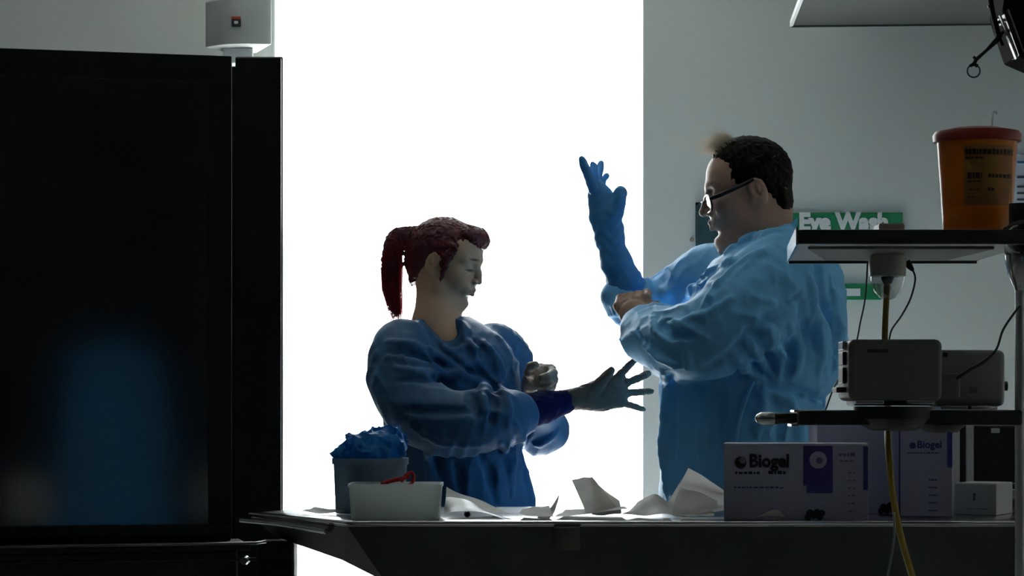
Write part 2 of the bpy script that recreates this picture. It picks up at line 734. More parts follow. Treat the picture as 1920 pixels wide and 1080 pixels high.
# the tall window: slim frame and one big pane
win = struct(empty('window_1', ((WX0 + WX1) / 2, yb, 0)))
frame_m = mat('window_frame_white', (0.85, 0.87, 0.88), 0.35)
fx0, fx1 = WX0 + 0.028, px_in
for lo, hi in (((fx0 - 0.028, yb - 0.0, 0), (fx0 + 0.004, yb + 0.03, WZ1)), ((fx1 - 0.004, yb, 0), (fx1 + 0.035, yb + 0.03, WZ1)),
               ((fx0, yb, WZ1 - 0.05), (fx1, yb + 0.03, WZ1)), ((fx0, yb, 0), (fx1, yb + 0.03, 0.05))):
    b = MB()
    b.box(lo, hi, 0.002)
    b.build('window_frame', frame_m, win)
b = MB()
b.box((fx0 - 0.002, yb + 0.012, 0.045), (fx1 + 0.002, yb + 0.016, WZ1 - 0.045))
b.build('pane', glass_mat('window_glass', gloss=0.04), win)
# ground outside
b = MB()
b.box((-30, RY1 + WD, -0.12), (30, 60, -0.02))
struct(b.build('ground', mat('pale_concrete', (0.75, 0.75, 0.73), 0.9)))

# ================================================================== fixed things on the wall
# wall loudspeaker above the display
Ys = 6.22
spk = empty('wall_speaker', P(443, 86, Ys), 'light grey curved wall loudspeaker with small square badge above the dark display', 'loudspeaker')
spk_m = mat('speaker_grey', (0.42, 0.45, 0.44), 0.55, bump=0.15, bscale=900)
b = MB()
x0, x1 = P(380, 0, Ys).x, P(508, 0, Ys).x
z0, z1 = P(0, 84, Ys).z, P(0, -2, Ys).z
prof = []
for i in range(13):
    t = i / 12
    prof.append((x0 + (x1 - x0) * t, Ys + 0.035 * (2 * t - 1) ** 2 * (1.4 if t < 0.5 else 0.6), z0 + 0.004 * t))
poly = [Vector(p) for p in prof] + [Vector((x1 - 0.055, Ys + 0.15, z0)), Vector((x0 + 0.05, Ys + 0.15, z0))]
b.prism(poly, (0, 0, z1 - z0), 0.004)
body = b.build('cabinet', spk_m, spk, 40)
b = MB()
bx, bz = P(443, 41, Ys), None
b.box((bx.x - 0.0125, Ys - 0.006, bx.z - 0.0135), (bx.x + 0.0125, Ys + 0.01, bx.z + 0.0135), 0.001)
bd = b.build('badge', mat('badge_black', (0.02, 0.02, 0.02), 0.4), spk)
b = MB()
b.box((bx.x - 0.0125, Ys - 0.008, bx.z + 0.007), (bx.x + 0.0125, Ys + 0.0, bx.z + 0.0135))
b.build('badge_stripe', mat('badge_orange', (0.5, 0.07, 0.03), 0.4), bd)
b = MB()
b.box((bx.x - 0.006, Ys - 0.008, bx.z - 0.007), (bx.x + 0.006, Ys + 0.0, bx.z + 0.002), 0.003)
b.build('badge_mark', mat('badge_white', (0.75, 0.75, 0.75), 0.4), bd)
b = MB()
zb_ = P(0, 112, Ys).z
b.prism([(P(413, 0, Ys).x, Ys + 0.06, zb_), (P(470, 0, Ys).x, Ys + 0.06, zb_), (P(470, 0, Ys).x - 0.03, WALL_Y, zb_), (P(413, 0, Ys).x - 0.02, WALL_Y, zb_)], (0, 0, P(0, 83, Ys).z - zb_), 0.003)
b.build('bracket', mat('bracket_pale', (0.6, 0.62, 0.62), 0.5), spk)
b = MB()
b.tube([P(472, 84, 6.47), P(472, 100, 6.48), P(473, 140, 6.49)], 0.003)
b.build('lead', mat('lead_black', (0.015, 0.015, 0.015), 0.5), spk)

# eye wash sign
green_m = mat('sign_green', (0.012, 0.20, 0.085), 0.45)
white_m = mat('sign_white', (0.78, 0.80, 0.78), 0.5)
sg = empty('eye_wash_sign', P(1588, 470, WALL_Y), 'green wall sign with white lettering Eye Wash behind the steel shelf', 'sign')
b = MB()
a0, a1 = P(1484, 462, 6.494), P(1692, 399, 6.494)
b.box((a0.x, 6.488, a0.z), (a1.x, 6.4995, a1.z), 0.001)
b.build('plate', green_m, sg)
text_mesh('Eye Wash', 0.068, P(1498, 431, 6.487), (1, 0, 0), (0, 0, 1), white_m, sg, bold=0.0038, sx=0.93)
# small green arrow sign lower down
sg2 = empty('direction_sign', P(1600, 562, WALL_Y), 'small green wall sign with white bar beneath the eye wash sign', 'sign')
a0, a1 = P(1556, 562, 6.494), P(1652, 532, 6.494)
b = MB()
b.box((a0.x, 6.488, a0.z), (a1.x, 6.4995, a1.z), 0.001)
b.build('plate', green_m, sg2)
b = MB()
a0, a1 = P(1584, 555, 6.487), P(1613, 541, 6.487)
b.box((a0.x, 6.486, a0.z), (a1.x, 6.489, a1.z))
b.build('white_bar', white_m, sg2)
# dark notice behind the man
nt_ = empty('notice_board', P(1345, 496, WALL_Y), 'dark teal notice panel on the wall behind the man', 'notice')
a0, a1 = P(1304, 494, 6.49), P(1392, 380, 6.49)
b = MB()
b.box((a0.x, 6.482, a0.z), (a1.x, 6.4995, a1.z), 0.002)
b.build('panel', mat('notice_teal', (0.02, 0.055, 0.065), 0.5), nt_)
b = MB()
for lo, hi in (((a0.x, 6.479, a0.z), (a1.x, 6.483, a0.z + 0.008)), ((a0.x, 6.479, a1.z - 0.008), (a1.x, 6.483, a1.z)), ((a0.x, 6.479, a0.z), (a0.x + 0.008, 6.483, a1.z)), ((a1.x - 0.008, 6.479, a0.z), (a1.x, 6.483, a1.z))):
    b.box(lo, hi)
b.build('panel_rim', mat('notice_rim', (0.03, 0.06, 0.065), 0.4), nt_)
# small screw / light switch dot by the notice
b = MB()
c = P(1297, 450, 6.5)
b.lathe([(0.0, 0.006), (0.004, 0.006), (0.006, 0.003), (0.006, 0.0)], c + Vector((0, 0, 0)), 14, 'Y')
tag(b.build('wall_plug', mat('plug_brown', (0.25, 0.2, 0.17), 0.6), None, 40), 'tiny brown screw plug in the wall left of the teal panel', 'screw')
# paper notices on the right edge
pn = empty('wall_poster', P(1925, 385, WALL_Y), 'white printed wall poster at right edge behind the orange bin', 'poster')
a0, a1 = P(1895, 385, 6.49), P(1990, 290, 6.49)
b = MB()
b.box((a0.x, 6.494, a0.z), (a1.x, 6.4995, a1.z))
b.build('paper', mat('poster_paper', (0.62, 0.68, 0.74), 0.6), pn)
for i, (py, w) in enumerate(((302, 26), (330, 30), (348, 22), (360, 30), (372, 18))):
    b = MB()
    q0, q1 = P(1907, py + 4, 6.493), P(1907 + w, py, 6.493)
    b.box((q0.x, 6.4915, q0.z), (q1.x, 6.4945, q1.z))
    b.build('printed_line', mat('print_blue' if i == 0 else 'print_dark', (0.03, 0.12, 0.25) if i == 0 else (0.06, 0.06, 0.08), 0.6), pn)

# air unit hanging from the ceiling, seen from below
hd = empty('ceiling_unit', P(1680, 48, 6.3), 'grey box shaped ceiling unit with left side coloured as if lit hanging above', 'ceiling unit')
zb = P(0, 48, 6.32).z
un_m = mat('unit_grey', (0.055, 0.063, 0.061), 0.5)
xa, xb_ = P(1485, 0, 6.32).x, P(1503, 0, 5.75).x
b = MB()
b.prism([(xa, 6.32, zb), (1.75, 6.32, zb + 0.01), (1.75, 5.5, zb + 0.01), (xb_, 5.5, zb)], (0, 0, 0.012))
b.build('bottom_panel', un_m, hd)
b = MB()
b.prism([(xa, 6.33, zb - 0.004), (1.75, 6.33, zb + 0.006), (1.75, 6.32, zb + 0.006), (xa, 6.32, zb - 0.004)], (0, 0, 0.016))
b.build('rear_lip', mat('unit_dark', (0.05, 0.05, 0.05), 0.4), hd)
b = MB()
b.prism([(xa - 0.005, 6.325, zb - 0.002), (xb_ - 0.009, 5.5, zb - 0.002), (xb_, 5.5, zb - 0.002), (xa + 0.003, 6.325, zb - 0.002)], (0, 0, 0.016))
b.build('side_panel', mat('unit_lit_side', (0.8, 0.82, 0.82), 0.4), hd)  # whitened to stand in for window light on the left side
b = MB()
b.prism([(xa + 0.12, 6.32, zb + 0.012), (1.75, 6.32, zb + 0.022), (1.75, 5.5, zb + 0.022), (xb_ + 0.12, 5.5, zb + 0.012)], (0, 0, RZ - zb - 0.02))
b.build('casing', un_m, hd)

# ================================================================== the steel table
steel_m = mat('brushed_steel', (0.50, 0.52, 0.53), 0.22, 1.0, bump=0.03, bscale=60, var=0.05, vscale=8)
steel_d = mat('shaded_steel', (0.10, 0.108, 0.108), 0.38, 1.0, var=0.1, vscale=10)  # steel darkened to stand in for shade on the table body
chrome_m = mat('chrome', (0.75, 0.76, 0.77), 0.12, 1.0)
black_m = mat('black_plastic', (0.012, 0.012, 0.013), 0.45)
TZ = CZ - 0.2165
YF = 4.0
xl = P(652, 0, YF).x
tab = empty('dissection_table', (0.6, 4.3, 0), 'long stainless steel worktable with tapered left end in the foreground', 'table')
outline = [(xl, YF), (P(560, 0, 4.16).x, 4.16), (P(470, 0, 4.345).x, 4.345), (P(530, 0, 4.46).x, 4.46), (P(640, 0, 4.60).x, 4.60), (1.75, 4.60), (1.75, YF)]
b = MB()
b.prism([(x, y, TZ - 0.008) for x, y in outline], (0, 0, 0.008), 0.0025)
b.build('tabletop', steel_m, tab, 30)
# raised rolled rim along the camera side and the tapered end
b = MB()
b.tube([Vector((1.75, YF, TZ - 0.001)), Vector((xl + 0.02, YF, TZ - 0.001)), Vector((xl, YF + 0.004, TZ - 0.001)), Vector((outline[1][0], outline[1][1], TZ - 0.001)), Vector((outline[2][0], outline[2][1], TZ - 0.001))], 0.0042, 8)
b.build('rolled_rim', chrome_m, tab, 50)
# sloping trough body under the top
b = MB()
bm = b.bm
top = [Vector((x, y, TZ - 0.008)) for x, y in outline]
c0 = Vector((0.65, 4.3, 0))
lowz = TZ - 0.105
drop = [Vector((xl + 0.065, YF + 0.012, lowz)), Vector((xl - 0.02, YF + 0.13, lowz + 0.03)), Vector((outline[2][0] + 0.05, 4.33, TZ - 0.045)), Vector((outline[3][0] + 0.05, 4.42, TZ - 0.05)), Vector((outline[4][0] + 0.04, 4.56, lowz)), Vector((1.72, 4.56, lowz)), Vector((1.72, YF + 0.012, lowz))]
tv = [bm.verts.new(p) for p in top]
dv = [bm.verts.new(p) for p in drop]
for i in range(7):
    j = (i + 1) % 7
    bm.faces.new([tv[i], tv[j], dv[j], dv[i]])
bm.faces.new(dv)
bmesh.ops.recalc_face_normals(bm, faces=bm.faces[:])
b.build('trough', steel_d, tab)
# small latch bracket on the front and rail clamps at the end
b = MB()
q0, q1 = P(1038, 1032, YF - 0.012), P(1088, 988, YF - 0.012)
b.box((q0.x, YF - 0.014, q0.z), (q1.x, YF + 0.012, q1.z), 0.004)
q0, q1 = P(1052, 1020, YF - 0.016), P(1074, 998, YF - 0.016)
b.box((q0.x, YF - 0.02, q0.z), (q1.x, YF - 0.01, q1.z), 0.003)
b.build('clamp', mat('clamp_brass', (0.16, 0.16, 0.13), 0.4, 1.0), tab, 40)
b = MB()
b.tube([P(452, 976, 4.3), P(520, 982, 4.2), P(612, 996, 4.05)], 0.005, 8)
b.build('side_rail', steel_m, tab, 50)
b = MB()
b.tube([P(606, 996, 4.055), P(618, 992, 4.06), P(622, 986, 4.06)], 0.006, 8)
b.build('rail_end', steel_d, tab, 50)
for lx, ly in ((P(520, 0, 4.3).x, 4.3), (1.5, 4.3)):
    b = MB()
    b.box((lx - 0.035, ly - 0.035, 0.03), (lx + 0.035, ly + 0.035, TZ - 0.05), 0.006)
    b.build('leg', mat('dark_paint_steel', (0.03, 0.03, 0.033), 0.4, 0.6), tab)
    b = MB()
    b.box((lx - 0.05, ly - 0.28, 0.0), (lx + 0.05, ly + 0.28, 0.04), 0.008)
    b.build('foot', MATS['dark_paint_steel'], tab)

# ================================================================== big dark display at left
A = P(435, 105, 3.9)                       # right top corner
ang = math.atan2(-0.09, 0.379)
ux = Vector((-math.cos(-ang), -abs(math.sin(ang)), 0)).normalized()   # to the left along the screen, coming nearer
un = Vector((0, 0, 1)).cross(ux).normalized()
if un.y > 0:
    un = -un                                 # faces the camera
zt = A.z
zb2 = CZ - (1003 - 750) / F * 3.9
WID = 1.44
dsp = empty('display', A + ux * WID / 2, 'large switched-off black flat screen display at left', 'display')
dsp.location.z = 0
tv_m = mat('display_black', (0.008, 0.009, 0.011), 0.4)
scr_m = mat('screen_glass', (0.002, 0.003, 0.005), 0.085, spec=1.0, ior=1.75)


def dpt(s, z, o):
    v = A + ux * s + un * o
    return Vector((v.x, v.y, z))


BZ, BT = mm(44, 3.9), mm(50, 3.9)
b = MB()
b.prism([dpt(0, zt, -0.02), dpt(WID, zt, -0.02), dpt(WID, zb2, -0.02), dpt(0, zb2, -0.02)], un * -0.05, 0.004)
b.build('back_shell', tv_m, dsp)
b = MB()
b.prism([dpt(BZ, zt - BT, -0.004), dpt(WID - BZ, zt - BT, -0.004), dpt(WID - BZ, zb2 + 0.02, -0.004), dpt(BZ, zb2 + 0.02, -0.004)], un * -0.016)
b.build('screen', scr_m, dsp)
for nm, (s0, s1, za, zc) in (('bezel', (0, WID, zt - BT, zt)), ('bezel', (0, WID, zb2, zb2 + 0.02)), ('bezel', (0, BZ, zb2 + 0.02, zt - BT)), ('bezel', (WID - BZ, WID, zb2 + 0.02, zt - BT))):
    b = MB()
    b.prism([dpt(s0, za, 0), dpt(s1, za, 0), dpt(s1, zc, 0), dpt(s0, zc, 0)], un * -0.02, 0.0015)
    b.build(nm, tv_m, dsp)
# stand of the display
for s in (0.45, 0.99):
    b = MB()
    q = dpt(s, 0, -0.09)
    b.box((q.x - 0.03, q.y - 0.02, zb2 - 0.06), (q.x + 0.03, q.y + 0.02, zb2 + 0.4), 0.004)
    b.build('upright', black_m, dsp)
# low cabinet stand with rails carrying the display
zs = CZ - (1018 - 750) / F * 3.82


def dbox(b, s0, s1, z0, z1, o0, o1, bev=0.004):
    return b.prism([dpt(s0, z0, o0), dpt(s1, z0, o0), dpt(s1, z0, o1), dpt(s0, z0, o1)], (0, 0, z1 - z0), bev)


b = MB()
dbox(b, 0.0, WID - 0.03, 0.07, zs - 0.0125, -0.07, 0.09)
b.build('stand_cabinet', black_m, dsp)
b = MB()
dbox(b, -0.02, WID, zs - 0.012, zs - 0.002, -0.07, 0.10, 0.002)
b.build('stand_shelf', black_m, dsp)
b = MB()
dbox(b, 0.0, WID, zs - 0.0015, zb2 + 0.001, -0.06, -0.02, 0.001)
b.build('filler_strip', black_m, dsp)
b = MB()
b.tube([dpt(WID, zs, 0.104), dpt(0.3, zs, 0.104), dpt(-0.03, zs, 0.098), dpt(-0.05, zs, 0.06)], 0.0028, 8)
b.build('front_rail', mat('rail_steel', (0.16, 0.16, 0.165), 0.35, 1.0), dsp, 50)
b = MB()
b.tube([dpt(WID, zs - 0.027, 0.095), dpt(0.35, zs - 0.027, 0.095), dpt(-0.03, zs - 0.027, 0.095)], 0.003, 8)
b.build('lower_rail', mat('rail_dull', (0.05, 0.05, 0.05), 0.5, 1.0), dsp, 50)
for s in (0.1, WID - 0.1):
    b = MB()
    q = dpt(s, 0, 0.01)
    b.lathe([(0.0, 0.0), (0.03, 0.0), (0.034, 0.012), (0.034, 0.05), (0.0, 0.07)], q, 16)
    b.build('castor', black_m, dsp, 40)
b = MB()
b.lathe([(0.0, 0.022), (0.006, 0.022), (0.008, 0.015), (0.008, 0.0)], dpt(-0.01, zs - 0.027, 0.11), 14, 'Y')
b.build('lock_knob', chrome_m, dsp, 40)
# narrow dark cabinet panel standing behind the display
Yc = 4.62
cb = empty('side_cabinet', P(486, 0, Yc), 'tall narrow black cabinet standing between display and window', 'cabinet')
cb.location.z = 0
k0, k1 = P(441, 105, Yc), P(530, 106, Yc)
b = MB()
b.box((k0.x, Yc, 0.06), (k1.x, Yc + 0.42, k1.z), 0.003)
b.build('carcass', mat('cabinet_black', (0.014, 0.015, 0.018), 0.35), cb)
b = MB()
b.box((k0.x + 0.002, Yc - 0.016, 0.08), (k1.x - 0.002, Yc, k1.z - 0.004), 0.002)
b.build('door', MATS['cabinet_black'], cb)
b = MB()
b.box((k0.x - 0.3, Yc + 0.03, 0.06), (k0.x + 0.0, Yc + 0.40, P(0, 120, Yc).z), 0.003)
b.build('side_unit', MATS['cabinet_black'], cb)
b = MB()
b.box((k0.x - 0.28, Yc + 0.02, 0.0), (k1.x - 0.01, Yc + 0.38, 0.06))
b.build('plinth', black_m, cb)

# ================================================================== equipment stand at right
grey_box_m = mat('unit_dark_grey', (0.13, 0.13, 0.115), 0.5, bump=0.08, bscale=500)
beige_m = mat('unit_beige', (0.30, 0.30, 0.265), 0.5, bump=0.08, bscale=500)
YP = 3.68
XP = P(1914, 0, YP).x
st = empty('equipment_stand', (XP, YP, 0), 'chrome post stand with steel shelf and long black arm at right', 'stand')
b = MB()
b.tube([Vector((XP, YP, 0.05)), Vector((XP, YP, P(0, 520, YP).z))], mm(11, YP), 20)
b.build('post', mat('satin_steel', (0.80, 0.80, 0.80), 0.38, 1.0), st, 50)
b = MB()
b.lathe([(mm(11, YP), P(0, 545, YP).z), (mm(22, YP), P(0, 520, YP).z), (mm(29, YP), P(0, 492, YP).z), (mm(30, YP), P(0, 478, YP).z), (mm(18, YP), P(0, 476, YP).z)], (XP, YP, 0), 28)
b.build('post_collar', chrome_m, st, 40)
b = MB()
b.lathe([(mm(24, YP), 0), (mm(30, YP), 0.006), (mm(32, YP), mm(30, YP)), (mm(32, YP), mm(55, YP)), (mm(22, YP), mm(60, YP)), (mm(22, YP), mm(100, YP))], (XP, YP, P(0, 482, YP).z), 28)
b.build('upper_joint', black_m, st, 40)
b = MB()
b.lathe([(0.0, 0.055), (mm(25, YP), 0.055), (mm(32, YP), 0.045), (mm(34, YP), 0.02), (mm(34, YP), 0.0), (0, 0)], P(1912, 448, YP - 0.01), 28, 'Y')
kb = b.build('clamp_knob', black_m, st, 40)
b = MB()
r_ = mm(25, YP)
c_ = P(1912, 448, YP - 0.066)
b.tube([c_ + Vector((r_ * math.cos(a), 0, r_ * math.sin(a))) for a in np.linspace(math.pi * 0.55, math.pi * 1.5, 18)], 0.0016, 8)
b.build('knob_ring', chrome_m, kb, 50)
b = MB()
for a in range(5):
    t = a * 2 * math.pi / 5
    b.tube([Vector((XP, YP, 0.07)), Vector((XP + 0.28 * math.cos(t), YP + 0.28 * math.sin(t), 0.045))], [0.025, 0.014], 10)
b.build('star_base', black_m, st, 50)

# shelf
YN, YR = 3.58, 4.03
n0, n1 = P(1496, 457, YN), P(1882, 457, YN)
f0 = P(1480, 488, YR)
zsf = n0.z
b = MB()
b.prism([(n0.x, YN, zsf), (n1.x + 0.05, YN, zsf), (n1.x + 0.05, YN + 0.018, zsf), (n0.x + 0.001, YN + 0.018, zsf)], (0, 0, mm(27, YN)), 0.003)
b.build('shelf_front', black_m, st, 40)
tray = b = MB()
b.prism([(n0.x, YN + 0.019, zsf + 0.0005), (n1.x + 0.05, YN + 0.019, zsf + 0.0005), (n1.x + 0.05, YR, zsf + 0.0005), (f0.x, YR, zsf + 0.0005)], (0, 0, 0.012), 0.001)
sp = b.build('shelf_plate', mat('shelf_steel', (0.62, 0.64, 0.63), 0.42, 0.85), st)
b = MB()
b.prism([(n0.x + 0.025, YN + 0.07, zsf - 0.004), (n1.x + 0.0, YN + 0.07, zsf - 0.004), (n1.x - 0.02, YR - 0.09, zsf - 0.004), (f0.x + 0.05, YR - 0.09, zsf - 0.004)], (0, 0, 0.0045), 0.001)
b.build('shelf_recess', mat('shelf_recess_grey', (0.20, 0.21, 0.20), 0.5, 0.5), sp)
b = MB()
b.prism([(f0.x - 0.001, YR, zsf - 0.004), (n1.x + 0.05, YR, zsf - 0.004), (n1.x + 0.05, YR + 0.006, zsf - 0.004), (f0.x - 0.001, YR + 0.006, zsf - 0.004)], (0, 0, 0.02))
b.build('rear_edge', mat('shelf_edge_dark', (0.06, 0.06, 0.06), 0.4, 0.6), sp)
b = MB()
b.prism([(n0.x - 0.003, YN, zsf - 0.002), (f0.x - 0.004, YR, zsf - 0.002), (f0.x, YR, zsf - 0.002), (n0.x, YN, zsf - 0.002)], (0, 0, 0.028))
b.build('end_lip', chrome_m, sp)
b = MB()
q = P(1667, 432, 3.9)
b.box((q.x - 0.022, 3.87, zsf + 0.0125), (q.x + 0.022, 3.93, P(0, 421, 3.9).z), 0.003)
b.build('shelf_clip', mat('clip_grey', (0.3, 0.31, 0.3), 0.5), st)

# socket under the shelf with clear cone plug
YK = 3.80
sk = empty('plug_socket', P(1663, 560, YK), 'pale plastic socket with clear conical plug hanging under the steel shelf', 'socket')
b = MB()
zc = P(0, 518, YK).z
b.lathe([(mm(33, YK), zsf - 0.0045), (mm(35, YK), zsf - 0.012), (mm(34, YK), zc), (mm(22, YK), zc - 0.001)], (P(1664, 0, YK).x, YK, 0), 28)
b.build('socket_body', mat('socket_ivory', (0.62, 0.62, 0.56), 0.4), sk, 40)
b = MB()
b.lathe([(mm(31, YK), zc + 0.002), (mm(32, YK), zc - 0.005), (mm(26, YK), P(0, 545, YK).z), (mm(15, YK), P(0, 558, YK).z), (mm(8, YK), P(0, 562, YK).z)], (P(1664, 0, YK).x, YK, 0), 28)
b.build('clear_plug', glass_mat('clear_plastic', (0.88, 0.9, 0.9), 0.3, 0.12), sk, 40)
b = MB()
b.lathe([(mm(11, YK), zc + 0.006), (mm(12, YK), zc - 0.004), (mm(8, YK), zc - 0.012), (0, zc - 0.012)], (P(1664, 0, YK).x, YK, 0), 18)
b.build('plug_core', black_m, sk, 40)

# yellow mains cable
ycab = MB()
ycab.tube([P(1663, 528, YK), P(1662, 560, YK), P(1660, 600, YK), P(1659, 640, YK + 0.005), P(1660, 700, YK + 0.03), P(1664, 760, YK + 0.05), P(1664, 812, YK - 0.05), P(1668, 870, YK - 0.10), P(1676, 940, YK - 0.13), P(1690, 1010, YK - 0.15), P(1712, 1085, YK - 0.15), P(1740, 1180, YK - 0.12)], mm(6, YK), 10, smooth_n=5)
yc = tag(ycab.build('yellow_cable', mat('cable_yellow', (0.30, 0.20, 0.015), 0.45), None, 50), 'yellow mains cable dropping from the clear plug past the grey boxes', 'cable')
c1 = MB()
c1.tube([P(1700, 490, YK), P(1706, 500, YK), P(1712, 507, YK)], [0.006, 0.0055, 0.003], 8)
c1.tube([P(1712, 507, YK), P(1716, 525, YK), P(1707, 560, YK), P(1690, 592, YK), P(1672, 618, YK), P(1667, 640, YK + 0.01)], 0.0016, 6, smooth_n=5)
tag(c1.build('black_lead', MATS['lead_black'], None, 50), 'thin black lead with plug tip curving beside the yellow cable', 'cable')
c1 = MB()
c1.tube([P(1627, 490, YK + 0.05), P(1622, 560, YK + 0.05), P(1613, 605, YK + 0.05), P(1605, 645, YK + 0.04), P(1590, 690, YK + 0.03), P(1572, 712, YK), P(1562, 730, YK - 0.02), P(1548, 768, YK - 0.04)], 0.0014, 6, smooth_n=5)
tag(c1.build('black_lead', MATS['lead_black'], None, 50), 'thin black lead falling left of the dark grey box down to the arm', 'cable')
c1 = MB()
c1.tube([P(1912, 575, YP - 0.05), P(1898, 592, YP - 0.06), P(1880, 620, YP - 0.06), P(1868, 655, YP - 0.06), P(1845, 678, YP - 0.06), P(1815, 695, YP - 0.05), P(1788, 714, YP - 0.02)], [0.0022, 0.002, 0.002, 0.002, 0.003, 0.003, 0.003], 6, smooth_n=5)
tag(c1.build('black_lead', MATS['lead_black'], None, 50), 'black lead sagging in front of the beige box from the chrome post', 'cable')
c1 = MB()
c1.tube([P(1676, 960, 3.62), P(1677, 1000, 3.62), P(1672, 1040, 3.63), P(1664, 1085, 3.64), P(1658, 1150, 3.65)], 0.002, 6, smooth_n=5)
tag(c1.build('grey_tube', mat('tube_clear', (0.35, 0.38, 0.4), 0.25, alpha=0.7), None, 50), 'thin clear tube hanging beside the yellow cable at the table front', 'tube')

# black arm and hub
YA = 3.70
zA = P(0, 782, YA).z
b = MB()
p0, p1 = P(1492, 797, YA - 0.03), P(1912, 769, YA - 0.03)
b.box((P(1493, 0, YA).x, YA - 0.035, P(0, 797, YA).z), (XP, YA + 0.05, P(0, 769, YA).z), 0.004)
arm = b.build('arm', black_m, st, 40)
b = MB()
b.lathe([(0.0, P(0, 808, YA).z), (mm(40, YA), P(0, 807, YA).z), (mm(62, YA), P(0, 797, YA).z), (mm(74, YA), P(0, 785, YA).z), (mm(74, YA), P(0, 762, YA).z), (0, P(0, 762, YA).z)], (P(1675, 0, YA).x, YA + 0.0, 0), 36)
b.build('hub', black_m, st, 40)
b = MB()
b.lathe([(0.0, P(0, 812, YA).z), (mm(30, YA), P(0, 810, YA).z), (mm(45, YA), P(0, 797, YA).z), (0, P(0, 796, YA).z)], (P(1765, 0, YA).x, YA + 0.0, 0), 30)
b.build('lower_hub', black_m, st, 40)
b = MB()
b.box((P(1745, 0, YA + 0.1).x, YA + 0.045, P(0, 790, YA).z), (XP + 0.01, YA + 0.21, P(0, 769, YA).z), 0.003)
b.build('tray_plate', black_m, st)
b = MB()
b.tube([P(1494, 784, YA), P(1478, 784, YA), P(1455, 785, YA), P(1440, 785, YA), P(1428, 785, YA), P(1420, 785, YA)], [mm(9.5, YA), mm(10, YA), mm(10.5, YA), mm(11.5, YA), mm(11, YA), mm(6, YA)], 16)
hn = b.build('handle', black_m, arm, 50)
b = MB()
b.tube([P(1452, 784.5, YA), P(1440, 784.5, YA), P(1428, 784.5, YA), P(1419, 784.5, YA), P(1416, 784.5, YA)], [mm(11.6, YA), mm(12.6, YA), mm(12, YA), mm(7.5, YA), mm(2, YA)], 16)
b.build('handle_tip', chrome_m, arm, 50)
b = MB()
b.box((P(1481, 0, YA).x, YA - 0.02, P(0, 800, YA).z), (P(1496, 0, YA).x, YA + 0.03, P(0, 794, YA).z), 0.001)
b.box((P(1486, 0, YA).x, YA - 0.02, P(0, 773, YA).z), (P(1500, 0, YA).x, YA + 0.03, P(0, 768, YA).z), 0.001)
b.build('handle_clip', chrome_m, arm)


def unit(name, label, x0, x1, y0, y1, Yf, dep, m, knob_side):
    u = empty(name, P((x0 + x1) / 2, y1, Yf + dep / 2), label, 'control box')
    b = MB()
    a0, a1 = P(x0, y1, Yf), P(x1, y0, Yf)
    b.box((a0.x, Yf, a0.z), (a1.x, Yf + dep, a1.z), 0.011, 4)
    b.build('housing', m, u, 35)
    b = MB()
    b.box((a0.x + 0.012, Yf + 0.02, a0.z - (0.0075 if knob_side == 0 else 0.0052)), (a1.x - 0.012, Yf + dep - 0.02, a0.z + 0.002), 0.002)
    b.build('seam_plate', black_m, u)
    for i in range(2):
        b = MB()
        xx = a0.x + 0.012 + (a1.x - a0.x - 0.07) * i
        b.box((xx, Yf + 0.004, a0.z - 0.005), (xx + 0.045, Yf + 0.02, a0.z + 0.001), 0.001)
        b.build('latch', chrome_m, u)
    return u, a0, a1


u1, a0, a1 = unit('control_box', 'dark grey rounded control box standing on the black arm', 1592, 1768, 636, 752, YA - 0.06, 0.13, grey_box_m, 0)
for py, h in ((648, 16), (672, 24), (704, 30), (731, 10)):
    b = MB()
    q = P(1592, py, YA - 0.02)
    w = 0.006 if h > 12 else 0.016
    b.box((a0.x - w, YA - 0.03, q.z - mm(h, YA) * 0.5), (a0.x + 0.002, YA + 0.02, q.z + mm(h, YA) * 0.5), 0.0015)
    b.build('side_switch' if h > 12 else 'side_knob', black_m if py in (704, 731, 672) else chrome_m, u1)
b = MB()
q0, q1 = P(1626, 661, YA - 0.061), P(1666, 655, YA - 0.061)
b.box((q0.x, YA - 0.0615, q0.z), (q1.x, YA - 0.058, q1.z), 0.0006)
b.build('name_strip', mat('strip_black', (0.03, 0.03, 0.028), 0.4), u1)
b = MB()
b.tube([P(1768, 664, YA - 0.02), P(1776, 666, YA - 0.02)], 0.004, 8)
b.build('side_screw', black_m, u1, 50)
b = MB()
b.box((a1.x - 0.008, YA - 0.05, a0.z + 0.004), (P(1790, 0, YA).x, YA + 0.05, P(0, 700, YA).z), 0.006)
b.build('side_pod', grey_box_m, u1, 40)

u2, a0, a1 = unit('control_box', 'beige control box with round knob behind the dark grey one', 1752, 1886, 656, 762, YA + 0.10, 0.10, beige_m, 1)
b = MB()
q = P(1885, 724, YA + 0.15)
q.x = a1.x - 0.001
b.tube([q, q + Vector((0.006, 0, 0)), q + Vector((0.0065, 0, 0)), q + Vector((0.014, 0, 0))], [0.003, 0.003, 0.008, 0.008], 14)
b.build('side_knob', black_m, u2, 40)
for py in (708, 743):
    b = MB()
    q = P(1886, py, YA + 0.15)
    q.x = a1.x
    b.box((q.x - 0.002, q.y - 0.008, q.z - 0.005), (q.x + 0.003, q.y + 0.008, q.z + 0.005), 0.001)
    b.build('side_switch', black_m, u2)
b = MB()
q0, q1 = P(1818, 737, YA + 0.10), P(1832, 726, YA + 0.10)
b.box((q0.x, YA + 0.0985, q0.z), (q1.x, YA + 0.102, q1.z), 0.0005)
b.build('badge', mat('badge_olive', (0.18, 0.17, 0.14), 0.5), u2)

